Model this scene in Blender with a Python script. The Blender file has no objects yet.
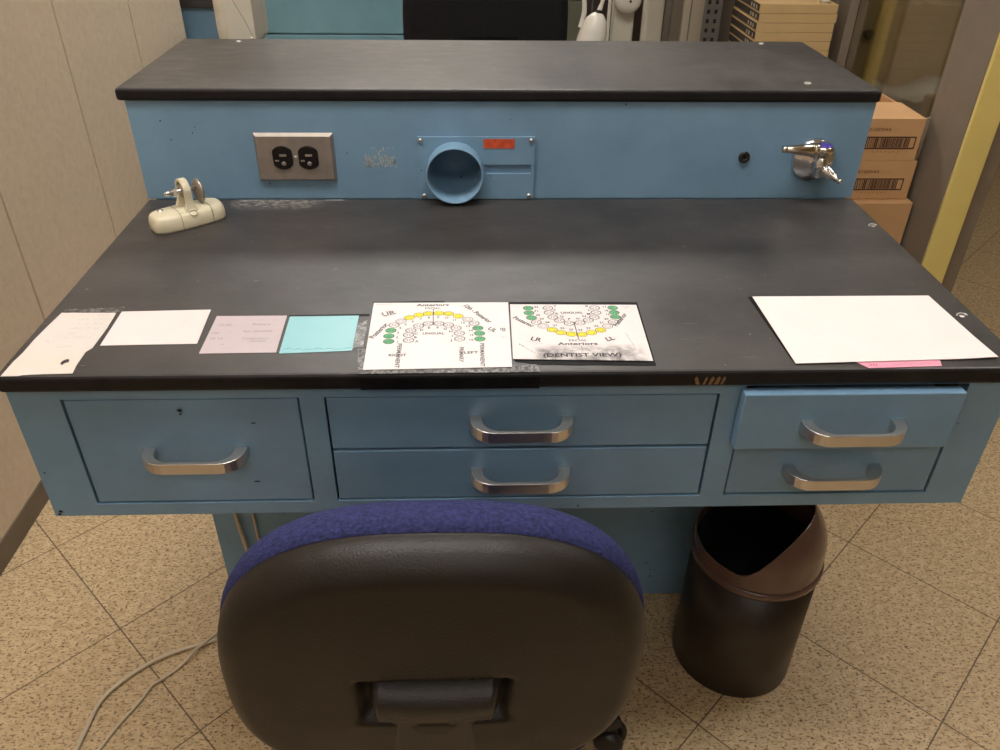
import bpy, bmesh, math, random
from mathutils import Vector, Matrix
random.seed(7)
sc = bpy.context.scene
COL = sc.collection
T = 0.79                      # height of the worktop above the floor
PI = math.pi

# ------------------------------------------------------------------ materials
def mat(name, rgb, rough=0.5, metal=0.0, var=0.12, scale=12.0, bump=0.0, bscale=200.0, rvar=0.0, coat=0.0, spec=0.5):
    m = bpy.data.materials.new(name); m.use_nodes = True
    nt = m.node_tree; N = nt.nodes; L = nt.links
    b = N['Principled BSDF']
    b.inputs['Roughness'].default_value = rough
    b.inputs['Metallic'].default_value = metal
    b.inputs['Coat Weight'].default_value = coat
    b.inputs['Specular IOR Level'].default_value = spec
    tc = N.new('ShaderNodeTexCoord')
    nz = N.new('ShaderNodeTexNoise'); nz.inputs['Scale'].default_value = scale; nz.inputs['Detail'].default_value = 6
    L.new(tc.outputs['Object'], nz.inputs['Vector'])
    rp = N.new('ShaderNodeValToRGB')
    lo = [c * (1 - var) for c in rgb]; hi = [min(1, c * (1 + var)) for c in rgb]
    rp.color_ramp.elements[0].position = 0.3; rp.color_ramp.elements[1].position = 0.7
    rp.color_ramp.elements[0].color = (*lo, 1); rp.color_ramp.elements[1].color = (*hi, 1)
    L.new(nz.outputs['Fac'], rp.inputs['Fac'])
    L.new(rp.outputs['Color'], b.inputs['Base Color'])
    if rvar:
        mr = N.new('ShaderNodeMapRange')
        mr.inputs['From Min'].default_value = 0.3; mr.inputs['From Max'].default_value = 0.7
        mr.inputs['To Min'].default_value = rough - rvar; mr.inputs['To Max'].default_value = rough + rvar
        L.new(nz.outputs['Fac'], mr.inputs['Value']); L.new(mr.outputs['Result'], b.inputs['Roughness'])
    if bump:
        n2 = N.new('ShaderNodeTexNoise'); n2.inputs['Scale'].default_value = bscale; n2.inputs['Detail'].default_value = 3
        L.new(tc.outputs['Object'], n2.inputs['Vector'])
        bp = N.new('ShaderNodeBump'); bp.inputs['Strength'].default_value = bump; bp.inputs['Distance'].default_value = 0.002
        L.new(n2.outputs['Fac'], bp.inputs['Height']); L.new(bp.outputs['Normal'], b.inputs['Normal'])
    return m

def mixcol(nt, fac, a, b):
    x = nt.nodes.new('ShaderNodeMix'); x.data_type = 'RGBA'
    if isinstance(fac, float): x.inputs[0].default_value = fac
    else: nt.links.new(fac, x.inputs[0])
    for s, v in ((6, a), (7, b)):
        if isinstance(v, tuple): x.inputs[s].default_value = (*v, 1)
        else: nt.links.new(v, x.inputs[s])
    return x.outputs[2]

def mth(nt, op, a, b=None, clamp=False):
    x = nt.nodes.new('ShaderNodeMath'); x.operation = op; x.use_clamp = clamp
    for i, v in enumerate((a, b)):
        if v is None: continue
        if isinstance(v, (int, float)): x.inputs[i].default_value = v
        else: nt.links.new(v, x.inputs[i])
    return x.outputs[0]

def noise(nt, vec, scale, detail=4, rough=0.5, out='Fac'):
    n = nt.nodes.new('ShaderNodeTexNoise'); n.inputs['Scale'].default_value = scale
    n.inputs['Detail'].default_value = detail; n.inputs['Roughness'].default_value = rough
    nt.links.new(vec, n.inputs['Vector']); return n.outputs[out]

def ramp(nt, fac, a, b, lo=(0, 0, 0), hi=(1, 1, 1)):
    r = nt.nodes.new('ShaderNodeValToRGB')
    r.color_ramp.elements[0].position = a; r.color_ramp.elements[1].position = b
    r.color_ramp.elements[0].color = (*lo, 1); r.color_ramp.elements[1].color = (*hi, 1)
    nt.links.new(fac, r.inputs['Fac']); return r.outputs['Color']

def mapping(nt, loc=(0, 0, 0), rot=(0, 0, 0), sca=(1, 1, 1), vec=None, typ='POINT'):
    tc = nt.nodes.new('ShaderNodeNewGeometry')
    mp = nt.nodes.new('ShaderNodeMapping'); mp.vector_type = typ
    mp.inputs['Location'].default_value = loc; mp.inputs['Rotation'].default_value = rot; mp.inputs['Scale'].default_value = sca
    nt.links.new(vec if vec is not None else tc.outputs['Position'], mp.inputs['Vector'])
    return mp.outputs['Vector']

def bare(name):
    m = bpy.data.materials.new(name); m.use_nodes = True
    return m, m.node_tree, m.node_tree.nodes['Principled BSDF']

def sepxyz(nt, v):
    s = nt.nodes.new('ShaderNodeSeparateXYZ'); nt.links.new(v, s.inputs[0]); return s.outputs

def box_mask(nt, vec, x0, x1, y0, y1, soft):
    o = sepxyz(nt, vec)
    def edge(v, a, up):
        m = nt.nodes.new('ShaderNodeMapRange'); m.interpolation_type = 'SMOOTHSTEP'
        if up: m.inputs['From Min'].default_value = a - soft; m.inputs['From Max'].default_value = a + soft
        else: m.inputs['From Min'].default_value = a + soft; m.inputs['From Max'].default_value = a - soft
        nt.links.new(v, m.inputs['Value']); return m.outputs['Result']
    r = mth(nt, 'MULTIPLY', edge(o[0], x0, True), edge(o[0], x1, False))
    r = mth(nt, 'MULTIPLY', r, edge(o[1], y0, True))
    return mth(nt, 'MULTIPLY', r, edge(o[1], y1, False))

# floor: speckled vinyl tiles laid on the diagonal
def floor_material():
    m, nt, b = bare('speckled_floor_tile')
    th = math.radians(44.2); S = 0.2975
    e1 = (math.cos(th), math.sin(th)); A = (0.746, -0.39)
    g = nt.nodes.new('ShaderNodeNewGeometry'); o = sepxyz(nt, g.outputs['Position'])
    x = mth(nt, 'SUBTRACT', o[0], A[0]); y = mth(nt, 'SUBTRACT', o[1], A[1])
    u = mth(nt, 'ADD', mth(nt, 'MULTIPLY', x, e1[0] / S), mth(nt, 'MULTIPLY', y, e1[1] / S))
    v = mth(nt, 'ADD', mth(nt, 'MULTIPLY', x, -e1[1] / S), mth(nt, 'MULTIPLY', y, e1[0] / S))
    u = mth(nt, 'ADD', u, 40.0); v = mth(nt, 'ADD', v, 40.0)
    def line(w):
        f = mth(nt, 'FRACT', w); d = mth(nt, 'MINIMUM', f, mth(nt, 'SUBTRACT', 1.0, f))
        return mth(nt, 'LESS_THAN', d, 0.0042)
    ln = mth(nt, 'MAXIMUM', line(u), line(v))
    # per-tile tint
    cb = nt.nodes.new('ShaderNodeCombineXYZ'); nt.links.new(mth(nt, 'FLOOR', u), cb.inputs[0]); nt.links.new(mth(nt, 'FLOOR', v), cb.inputs[1])
    wn = nt.nodes.new('ShaderNodeTexWhiteNoise'); nt.links.new(cb.outputs[0], wn.inputs['Vector'])
    # speckle direction: chips run slightly sideways
    p1 = mapping(nt, sca=(1.0, 1.6, 1))
    c = ramp(nt, noise(nt, p1, 55, 4), 0.35, 0.68, (0.485, 0.345, 0.185), (0.655, 0.49, 0.29))
    s1 = ramp(nt, noise(nt, p1, 150, 2, 0.55), 0.56, 0.60)
    c = mixcol(nt, mth(nt, 'MULTIPLY', s1, 0.85), c, (0.17, 0.10, 0.048))
    s2 = ramp(nt, noise(nt, mapping(nt, loc=(3, 5, 0), sca=(1, 1.5, 1)), 120, 2, 0.5), 0.66, 0.70)
    c = mixcol(nt, s2, c, (0.075, 0.038, 0.018))
    s3 = ramp(nt, noise(nt, mapping(nt, loc=(9, 2, 0)), 170, 2), 0.62, 0.68)
    c = mixcol(nt, mth(nt, 'MULTIPLY', s3, 0.6), c, (0.62, 0.52, 0.36))
    c = mixcol(nt, mth(nt, 'MULTIPLY', wn.outputs['Value'], 0.14), c, (0.36, 0.24, 0.12))
    c = mixcol(nt, mth(nt, 'MULTIPLY', ln, 0.85), c, (0.075, 0.042, 0.02))
    nt.links.new(c, b.inputs['Base Color'])
    b.inputs['Roughness'].default_value = 0.5
    return m

# black laminate of worktop and shelf, with wiped smudges and chipped marks
def laminate():
    m, nt, b = bare('black_laminate')
    p = mapping(nt)
    n1 = noise(nt, p, 5.0, 8, 0.62)
    c = ramp(nt, n1, 0.33, 0.72, (0.025, 0.0225, 0.022), (0.072, 0.065, 0.062))
    n2 = noise(nt, mapping(nt, sca=(1, 2.2, 1)), 22, 6, 0.65)
    c = mixcol(nt, mth(nt, 'MULTIPLY', ramp(nt, n2, 0.56, 0.80), 0.4), c, (0.085, 0.08, 0.078))
    # tiny pale specks and short scratches
    n3 = noise(nt, mapping(nt, loc=(1, 7, 3)), 95, 2, 0.5)
    c = mixcol(nt, mth(nt, 'MULTIPLY', ramp(nt, n3, 0.735, 0.77), 0.5), c, (0.25, 0.24, 0.23))
    n4 = noise(nt, mapping(nt, rot=(0, 0, 0.35), sca=(6, 60, 1)), 3.0, 3, 0.5)
    gate = ramp(nt, noise(nt, mapping(nt, loc=(4, 4, 0)), 6, 2), 0.56, 0.62)
    c = mixcol(nt, mth(nt, 'MULTIPLY', mth(nt, 'MULTIPLY', ramp(nt, n4, 0.70, 0.74), gate), 0.35), c, (0.16, 0.15, 0.145))
    # worn white scuff where the riser meets the worktop
    below = mth(nt, 'LESS_THAN', sepxyz(nt, p)[2], T + 0.05)
    sc_m = box_mask(nt, p, -0.405, -0.285, -0.034, 0.01, 0.016)
    n5 = noise(nt, mapping(nt, sca=(1, 1.8, 1)), 120, 5, 0.7)
    c = mixcol(nt, mth(nt, 'MULTIPLY', mth(nt, 'MULTIPLY', mth(nt, 'MULTIPLY', sc_m, below), ramp(nt, n5, 0.45, 0.60)), 0.85), c, (0.42, 0.39, 0.36))
    sc_2 = box_mask(nt, p, -0.275, -0.245, -0.008, 0.0, 0.004)
    c = mixcol(nt, mth(nt, 'MULTIPLY', mth(nt, 'MULTIPLY', sc_2, below), 0.6), c, (0.5, 0.47, 0.44))
    nt.links.new(c, b.inputs['Base Color'])
    mr = nt.nodes.new('ShaderNodeMapRange')
    mr.inputs['From Min'].default_value = 0.3; mr.inputs['From Max'].default_value = 0.7
    mr.inputs['To Min'].default_value = 0.33; mr.inputs['To Max'].default_value = 0.47
    nt.links.new(n2, mr.inputs['Value']); nt.links.new(mr.outputs['Result'], b.inputs['Roughness'])
    bp = nt.nodes.new('ShaderNodeBump'); bp.inputs['Strength'].default_value = 0.12; bp.inputs['Distance'].default_value = 0.001
    nt.links.new(noise(nt, p, 400, 2), bp.inputs['Height']); nt.links.new(bp.outputs['Normal'], b.inputs['Normal'])
    return m

# blue enamel with grime, nicks and one scratched-off label
def blue_paint(name, base, nick=True):
    m, nt, b = bare(name)
    p = mapping(nt)
    n1 = noise(nt, p, 7, 6, 0.6)
    lo = tuple(c * 0.86 for c in base); hi = tuple(min(1, c * 1.12) for c in base)
    c = ramp(nt, n1, 0.3, 0.72, lo, hi)
    n2 = noise(nt, mapping(nt, sca=(0.35, 1, 1.6)), 30, 5, 0.65)
    c = mixcol(nt, mth(nt, 'MULTIPLY', ramp(nt, n2, 0.60, 0.78), 0.22), c, tuple(c_ * 0.6 for c_ in base))
    if nick:
        n3 = noise(nt, mapping(nt, loc=(2, 3, 5)), 95, 2, 0.4)
        c = mixcol(nt, mth(nt, 'MULTIPLY', ramp(nt, n3, 0.76, 0.78), 0.8), c, (0.02, 0.025, 0.03))
    nt.links.new(c, b.inputs['Base Color'])
    b.inputs['Roughness'].default_value = 0.34
    return m

def paper(name, rgb, grime=None, rough=0.6):
    m, nt, b = bare(name)
    p = mapping(nt)
    c = ramp(nt, noise(nt, p, 25, 4), 0.3, 0.7, tuple(x * 0.965 for x in rgb), rgb)
    if grime:
        x0, x1, y0, y1, soft, col, k = grime
        msk = box_mask(nt, p, x0, x1, y0, y1, soft)
        c = mixcol(nt, mth(nt, 'MULTIPLY', mth(nt, 'MULTIPLY', msk, ramp(nt, noise(nt, p, 70, 4, 0.6), 0.30, 0.62)), k), c, col)
    nt.links.new(c, b.inputs['Base Color']); b.inputs['Roughness'].default_value = rough
    return m

def speckled(name, a, bcol, scale, lo, hi, rough=0.5, spec=0.5):
    m, nt, b = bare(name)
    nt.links.new(ramp(nt, noise(nt, mapping(nt), scale, 5, 0.7), lo, hi, a, bcol), b.inputs['Base Color'])
    b.inputs['Roughness'].default_value = rough; b.inputs['Specular IOR Level'].default_value = spec
    return m

def emitter(name, rgb, s):
    m, nt, b = bare(name)
    b.inputs['Base Color'].default_value = (0.9, 0.9, 0.9, 1)
    b.inputs['Emission Color'].default_value = (*rgb, 1); b.inputs['Emission Strength'].default_value = s
    return m

def glass(name):
    m, nt, b = bare(name)
    b.inputs['Base Color'].default_value = (0.93, 0.92, 0.86, 1); b.inputs['Roughness'].default_value = 0.03
    b.inputs['Transmission Weight'].default_value = 1.0; b.inputs['IOR'].default_value = 1.45
    lp = nt.nodes.new('ShaderNodeTexNoise'); lp.inputs['Scale'].default_value = 3
    return m

M = {}
M['floor'] = floor_material()
M['lam'] = laminate()
M['lam_edge'] = mat('black_laminate_edge', (0.011, 0.0095, 0.0095), 0.5, 0, 0.35, 60, spec=0.25)
M['blue'] = blue_paint('blue_enamel', (0.185, 0.325, 0.465))
M['blue_drawer'] = blue_paint('blue_enamel_drawer', (0.175, 0.312, 0.462), False)
M['cyan'] = blue_paint('pale_blue_enamel', (0.20, 0.40, 0.50), False)
M['gap'] = mat('drawer_cavity', (0.012, 0.014, 0.018), 0.8)
M['chrome'] = mat('brushed_chrome', (0.66, 0.63, 0.60), 0.36, 1.0, 0.06, 40)
M['shiny'] = mat('polished_chrome', (0.72, 0.71, 0.70), 0.12, 1.0, 0.05, 30)
M['steel'] = mat('satin_steel', (0.40, 0.35, 0.305), 0.42, 0.7, 0.10, 60)
M['brass'] = mat('worn_chrome_lever', (0.66, 0.60, 0.50), 0.18, 1.0, 0.1, 40)
M['black_plastic'] = mat('black_plastic', (0.016, 0.0135, 0.012), 0.42, 0, 0.1, 30, 0.25, 600)
M['shell'] = mat('moulded_black_shell', (0.0125, 0.0092, 0.0068), 0.45, 0, 0.12, 20, 0.2, 500, 0.05, spec=0.36)
M['socket'] = mat('dark_brown_socket', (0.010, 0.007, 0.006), 0.18, 0, 0.1)
M['hole'] = mat('dark_slot', (0.003, 0.003, 0.003), 0.7)
M['fabric'] = mat('navy_fabric', (0.030, 0.034, 0.112), 0.9, 0, 0.40, 260, 1.0, 320, spec=0.2)
M['dark_fabric'] = mat('black_fabric', (0.012, 0.011, 0.012), 0.9, 0, 0.2, 150, 0.8, 400, spec=0.2)
M['cream'] = mat('cream_enamel', (0.72, 0.655, 0.475), 0.28, 0, 0.05, 20)
M['cream_dark'] = mat('cream_seam', (0.25, 0.21, 0.13), 0.6)
M['offwhite'] = mat('offwhite_plastic', (0.60, 0.555, 0.455), 0.4, 0, 0.06, 8)
M['white_plastic'] = mat('white_plastic', (0.72, 0.68, 0.60), 0.25, 0, 0.05, 8)
M['brown_plastic'] = mat('brown_plastic', (0.021, 0.0135, 0.010), 0.36, 0, 0.1, 20, 0.06, 300)
M['lid_brown'] = mat('glossy_brown_plastic', (0.105, 0.055, 0.042), 0.22, 0, 0.1, 20, coat=0.3)
M['bag_black'] = mat('black_bin_liner', (0.006, 0.006, 0.006), 0.5, 0, 0.2, 40)
M['red'] = mat('orange_red_tape', (0.62, 0.085, 0.03), 0.5, 0, 0.25, 120)
M['violet'] = mat('violet_button', (0.075, 0.045, 0.36), 0.2, 0, 0.15, 60)
M['cable'] = mat('ivory_cable', (0.58, 0.48, 0.34), 0.5)
M['card'] = mat('brown_cardboard', (0.56, 0.325, 0.15), 0.75, 0, 0.07, 10, 0.1, 300)
M['card_inside'] = mat('dark_cardboard', (0.20, 0.10, 0.045), 0.85, 0, 0.1, 10)
M['card_grey'] = mat('grey_board', (0.42, 0.37, 0.29), 0.8, 0, 0.05, 10)
M['tan'] = mat('tan_carton', (0.52, 0.36, 0.165), 0.7, 0, 0.05, 10)
M['label_dark'] = mat('dark_end_label', (0.035, 0.024, 0.018), 0.6, 0, 0.1, 30)
M['label_pale'] = mat('pale_print', (0.45, 0.36, 0.24), 0.6)
M['ink'] = mat('black_ink', (0.03, 0.028, 0.03), 0.6)
M['grey_ink'] = mat('grey_ink', (0.13, 0.12, 0.12), 0.6)
M['pale_ink'] = mat('pale_pencil', (0.36, 0.31, 0.32), 0.6)
M['box_ink'] = mat('carton_ink', (0.045, 0.015, 0.01), 0.7)
M['box_ink_pale'] = mat('faded_carton_ink', (0.27, 0.13, 0.055), 0.7)
M['yellow'] = mat('yellow_highlighter', (0.83, 0.72, 0.02), 0.6, 0, 0.12, 200)
M['green'] = mat('green_highlighter', (0.10, 0.42, 0.17), 0.6, 0, 0.25, 200)
M['panel'] = speckled('beige_wall_panel', (0.64, 0.50, 0.36), (0.72, 0.58, 0.425), 60, 0.35, 0.7, 0.55)
M['panel_seam'] = mat('panel_seam', (0.035, 0.022, 0.012), 0.8)
M['cove'] = mat('cove_base', (0.16, 0.12, 0.08), 0.6)
M['wall'] = mat('cream_wall', (0.70, 0.63, 0.52), 0.8, 0, 0.05, 5)
M['olive'] = mat('olive_corridor_wall', (0.26, 0.21, 0.105), 0.7, 0, 0.12, 4)
M['ceil'] = mat('white_ceiling', (0.78, 0.76, 0.72), 0.9, 0, 0.04, 6)
M['taupe'] = mat('taupe_door_frame', (0.205, 0.165, 0.125), 0.5, 0, 0.08, 20)
M['yellow_paint'] = mat('yellow_frame_paint', (0.72, 0.58, 0.19), 0.5, 0, 0.05, 10)
M['rubber'] = mat('black_gasket', (0.012, 0.011, 0.010), 0.7)
M['glass'] = glass('window_glass')
LAMP = (1.0, 0.965, 0.925)
M['white_metal'] = mat('white_lamp_frame', (0.75, 0.75, 0.73), 0.5)
M['beige_metal'] = mat('beige_metal', (0.50, 0.43, 0.32), 0.5, 0, 0.05, 8)
M['grey_metal'] = mat('grey_metal', (0.17, 0.15, 0.13), 0.45, 0.3, 0.1, 20)
M['brown_wood'] = mat('dark_brown_wood', (0.055, 0.036, 0.022), 0.6, 0, 0.25, 12)
M['greygreen'] = mat('grey_green_metal', (0.16, 0.165, 0.115), 0.6, 0, 0.06, 8)
M['lilac'] = mat('pale_blue_cloth', (0.50, 0.50, 0.58), 0.9, 0, 0.1, 30)
M['teal'] = mat('dark_teal_gap', (0.03, 0.065, 0.065), 0.6, 0, 0.1, 20)
M['backing'] = speckled('worn_black_backing', (0.005, 0.005, 0.0055), (0.014, 0.0135, 0.0135), 50, 0.4, 0.75, 0.55, 0.15)
M['backing_worn'] = speckled('scuffed_backing_tape', (0.035, 0.034, 0.034), (0.33, 0.32, 0.31), 260, 0.42, 0.68, 0.5)
M['film'] = speckled('clear_tape_residue', (0.05, 0.048, 0.047), (0.30, 0.29, 0.27), 160, 0.48, 0.68, 0.3)
M['chip'] = mat('bare_wood_chip', (0.20, 0.115, 0.05), 0.8, 0, 0.3, 300)
M['flake'] = speckled('flaked_label_glue', (0.36, 0.43, 0.45), (0.72, 0.74, 0.68), 500, 0.42, 0.6, 0.7)
M['p_white'] = paper('warm_white_paper', (0.86, 0.765, 0.745))
M['p_chart'] = paper('chart_paper', (0.79, 0.74, 0.73))
M['p_chart2'] = paper('stained_chart_paper', (0.77, 0.71, 0.70), (0.016, 0.130, -0.475, -0.433, 0.008, (0.20, 0.185, 0.185), 0.95))
M['p_cream'] = paper('aged_paper', (0.68, 0.62, 0.575), (-0.535, -0.45, -0.48, -0.44, 0.02, (0.68, 0.60, 0.47), 0.6))
M['p_blush'] = paper('blush_paper', (0.76, 0.665, 0.65))
M['p_pink'] = paper('lilac_pink_paper', (0.53, 0.445, 0.465))
M['p_aqua'] = paper('aqua_paper', (0.25, 0.525, 0.565), rough=0.35)
M['p_rose'] = paper('rose_paper', (0.78, 0.33, 0.44))

# ------------------------------------------------------------------ mesh builders
def V(*a): return Vector(a)

def add_box(bm, x0, x1, y0, y1, z0, z1, mi=0, bev=0.0, seg=2):
    vs = [bm.verts.new(p) for p in ((x0, y0, z0), (x1, y0, z0), (x1, y1, z0), (x0, y1, z0), (x0, y0, z1), (x1, y0, z1), (x1, y1, z1), (x0, y1, z1))]
    fs = [bm.faces.new([vs[i] for i in f]) for f in ((0, 3, 2, 1), (4, 5, 6, 7), (0, 1, 5, 4), (1, 2, 6, 5), (2, 3, 7, 6), (3, 0, 4, 7))]
    if bev:
        es = list({e for f in fs for e in f.edges})
        r = bmesh.ops.bevel(bm, geom=es, offset=bev, segments=seg, profile=0.5, affect='EDGES', clamp_overlap=True)
        fs = [f for f in set(r['faces']) | set(fs) if f.is_valid]
    for f in fs: f.material_index = mi
    return vs

def frame(d):
    d = Vector(d).normalized(); a = Vector((0, 0, 1)) if abs(d.z) < 0.9 else Vector((1, 0, 0))
    u = d.cross(a).normalized(); return u, d.cross(u).normalized(), d

def add_lathe(bm, origin, axis, prof, seg=32, mi=0, smooth=True, cap=True):
    """prof: list of (distance along the axis, radius)"""
    u, v, d = frame(axis); o = Vector(origin); rings = []
    for h, r in prof:
        if r < 1e-6: rings.append([bm.verts.new(o + d * h)])
        else: rings.append([bm.verts.new(o + d * h + (u * math.cos(2 * PI * k / seg) + v * math.sin(2 * PI * k / seg)) * r) for k in range(seg)])
    fs = []
    for a, b in zip(rings, rings[1:]):
        for k in range(seg):
            k2 = (k + 1) % seg
            if len(a) == 1 and len(b) == 1: continue
            if len(a) == 1: fs.append(bm.faces.new((a[0], b[k2], b[k])))
            elif len(b) == 1: fs.append(bm.faces.new((a[k], a[k2], b[0])))
            else: fs.append(bm.faces.new((a[k], a[k2], b[k2], b[k])))
    if cap:
        for r, rev in ((rings[0], True), (rings[-1], False)):
            if len(r) > 2: fs.append(bm.faces.new(list(reversed(r)) if rev else r))
    for f in fs: f.material_index = mi; f.smooth = smooth
    return fs

def add_cyl(bm, p, q, r1, r2=None, seg=24, mi=0):
    p, q = Vector(p), Vector(q)
    return add_lathe(bm, p, q - p, [(0, r1), ((q - p).length, r1 if r2 is None else r2)], seg, mi)

def smooth_path(pts, n=8):
    P = [Vector(p) for p in pts]; out = []
    for i in range(len(P) - 1):
        p0, p1, p2, p3 = P[max(i - 1, 0)], P[i], P[i + 1], P[min(i + 2, len(P) - 1)]
        for k in range(n):
            t = k / n
            out.append(0.5 * ((2 * p1) + (p2 - p0) * t + (2 * p0 - 5 * p1 + 4 * p2 - p3) * t * t + (3 * p1 - p0 - 3 * p2 + p3) * t ** 3))
    out.append(P[-1]); return out

def add_tube(bm, pts, r, seg=8, mi=0, n=8):
    P = smooth_path(pts, n) if n else [Vector(p) for p in pts]; rings = []
    prev = None
    for i, p in enumerate(P):
        d = (P[min(i + 1, len(P) - 1)] - P[max(i - 1, 0)]).normalized()
        if prev is None: u, v, _ = frame(d)
        else:
            u = (prev - d * prev.dot(d)).normalized(); v = d.cross(u)
        prev = u
        rr = r[min(i, len(r) - 1)] if isinstance(r, (list, tuple)) else r
        rings.append([bm.verts.new(p + (u * math.cos(2 * PI * k / seg) + v * math.sin(2 * PI * k / seg)) * rr) for k in range(seg)])
    fs = []
    for a, b in zip(rings, rings[1:]):
        for k in range(seg): fs.append(bm.faces.new((a[k], a[(k + 1) % seg], b[(k + 1) % seg], b[k])))
    fs.append(bm.faces.new(list(reversed(rings[0])))); fs.append(bm.faces.new(rings[-1]))
    for f in fs: f.material_index = mi; f.smooth = True

def add_prism(bm, pts, ext, mi=0, smooth=False):
    """pts: closed 3D outline; ext: extrusion vector"""
    ext = Vector(ext); a = [bm.verts.new(p) for p in pts]; b = [bm.verts.new(Vector(p) + ext) for p in pts]
    n = len(a); fs = [bm.faces.new(a), bm.faces.new(list(reversed(b)))]
    for k in range(n):
        f = bm.faces.new((a[k], b[k], b[(k + 1) % n], a[(k + 1) % n])); f.smooth = smooth; fs.append(f)
    for f in fs: f.material_index = mi

def add_sheet(bm, outline, z, th, holes=(), mi=0, lift=None):
    """a thin sheet lying flat with optional holes; lift(x, y) raises it"""
    loops = [list(outline)] + [list(h) for h in holes]
    edges = []; rings = []
    lf = lift or (lambda x, y: 0.0)
    for lp in loops:
        vs = [bm.verts.new((x, y, z + th + lf(x, y))) for x, y in lp]
        rings.append(vs); edges += [bm.edges.new((vs[k], vs[(k + 1) % len(vs)])) for k in range(len(vs))]
    r = bmesh.ops.triangle_fill(bm, use_beauty=True, use_dissolve=False, edges=edges)
    fs = [g for g in r['geom'] if isinstance(g, bmesh.types.BMFace)]
    for vs in rings:
        lo = [bm.verts.new((v.co.x, v.co.y, v.co.z - th)) for v in vs]
        for k in range(len(vs)):
            k2 = (k + 1) % len(vs); fs.append(bm.faces.new((vs[k], vs[k2], lo[k2], lo[k])))
    for f in fs: f.material_index = mi

def add_ring_flat(bm, c, rx, ry, w, z, mi=0, seg=18, fill=None, ang=0.0):
    ca, sa = math.cos(ang), math.sin(ang)
    def pt(a, k): 
        x, y = (rx - k) * math.cos(a), (ry - k) * math.sin(a)
        return (c[0] + x * ca - y * sa, c[1] + x * sa + y * ca, z)
    o = [bm.verts.new(pt(2 * PI * k / seg, 0)) for k in range(seg)]
    i = [bm.verts.new(pt(2 * PI * k / seg, w)) for k in range(seg)]
    for k in range(seg):
        f = bm.faces.new((o[k], o[(k + 1) % seg], i[(k + 1) % seg], i[k])); f.material_index = mi
    if fill is not None:
        v = [bm.verts.new(Vector(pt(2 * PI * k / seg, 0)) - Vector((0, 0, 0.00006))) for k in range(seg)]
        f = bm.faces.new(v); f.material_index = fill

def add_stroke(bm, p, q, w, z, mi=0):
    p, q = Vector(p), Vector(q); d = (q - p).normalized(); n = Vector((-d.y, d.x)) * w / 2
    f = bm.faces.new([bm.verts.new((*c, z)) for c in (p - n, q - n, q + n, p + n)]); f.material_index = mi

def add_scribble(bm, p, q, h, w, z, mi=0, step=0.0017, rnd=None):
    """a line of illegible handwriting"""
    r = rnd or random; p, q = Vector(p), Vector(q); L = (q - p).length; d = (q - p) / L; n = Vector((-d.y, d.x))
    x = 0; last = None; gap = 0
    while x < L:
        t = r.random(); c = p + d * x + n * h * (r.choice((0, 0.5, 0.55, 0.5, 1.0)) if t > 0.3 else 0.05)
        if last is not None and gap != 1: add_stroke(bm, last, c, w, z, mi)
        gap = 1 if r.random() < 0.10 else 0
        x += step * (0.5 + r.random()) + (step * 1.5 if gap else 0); last = c

_tcache = {}
def text_mesh(txt):
    if txt in _tcache: return _tcache[txt]
    cu = bpy.data.curves.new('lettering', 'FONT'); cu.body = txt; cu.align_x = 'CENTER'; cu.align_y = 'CENTER'; cu.size = 1.0; cu.resolution_u = 2; cu.offset = 0.022
    o = bpy.data.objects.new('lettering', cu); COL.objects.link(o)
    dg = bpy.context.evaluated_depsgraph_get(); me = bpy.data.meshes.new_from_object(o.evaluated_get(dg))
    bpy.data.objects.remove(o); bpy.data.curves.remove(cu); _tcache[txt] = me
    return me

def add_text(bm, txt, c, h, ang=0.0, z=0.0, mi=0, sx=1.0, mtx=None, width=None):
    me = text_mesh(txt)
    if width:
        xs = [v.co.x for v in me.vertices]; sx = width / ((max(xs) - min(xs)) * h)
    if mtx is None:
        mtx = Matrix.Translation((c[0], c[1], z)) @ Matrix.Rotation(ang, 4, 'Z')
    mtx = mtx @ Matrix.Diagonal((h * sx, h, 1, 1))
    vs = [bm.verts.new(mtx @ v.co) for v in me.vertices]
    for p in me.polygons:
        try: f = bm.faces.new([vs[i] for i in p.vertices]); f.material_index = mi
        except ValueError: pass

# ------------------------------------------------------------------ objects
ORG = {}
def thing(name, label, cat, loc=(0, 0, 0), group=None):
    o = bpy.data.objects.new(name, None); COL.objects.link(o); o.location = loc; o.empty_display_size = 0.05
    o['label'] = label; o['category'] = cat
    if group: o['group'] = group
    ORG[o.name] = Vector(loc); return o

def obj(name, bm, mats, parent=None, label=None, bevel=0.0, smooth=None, subsurf=0, recalc=True):
    org = ORG[parent.name] if parent else Vector((0, 0, 0))
    if not parent and bm.verts:
        xs = [v.co for v in bm.verts]
        org = Vector(((min(v.x for v in xs) + max(v.x for v in xs)) / 2, (min(v.y for v in xs) + max(v.y for v in xs)) / 2, min(v.z for v in xs)))
    if recalc: bmesh.ops.recalc_face_normals(bm, faces=bm.faces[:])
    bmesh.ops.translate(bm, verts=bm.verts[:], vec=-org)
    me = bpy.data.meshes.new(name); bm.to_mesh(me); bm.free()
    for m in (mats if isinstance(mats, (list, tuple)) else [mats]): me.materials.append(m)
    if smooth is not None:
        for p in me.polygons: p.use_smooth = smooth
    o = bpy.data.objects.new(name, me); COL.objects.link(o)
    if parent: o.parent = parent; ORG[o.name] = org
    else: o.location = org; ORG[o.name] = org
    if label: o['label'] = label
    if bevel:
        b = o.modifiers.new('bevel', 'BEVEL'); b.width = bevel; b.segments = 2; b.limit_method = 'ANGLE'; b.angle_limit = 0.6
    if subsurf:
        s = o.modifiers.new('subsurf', 'SUBSURF'); s.levels = subsurf; s.render_levels = subsurf
    return o

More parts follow.
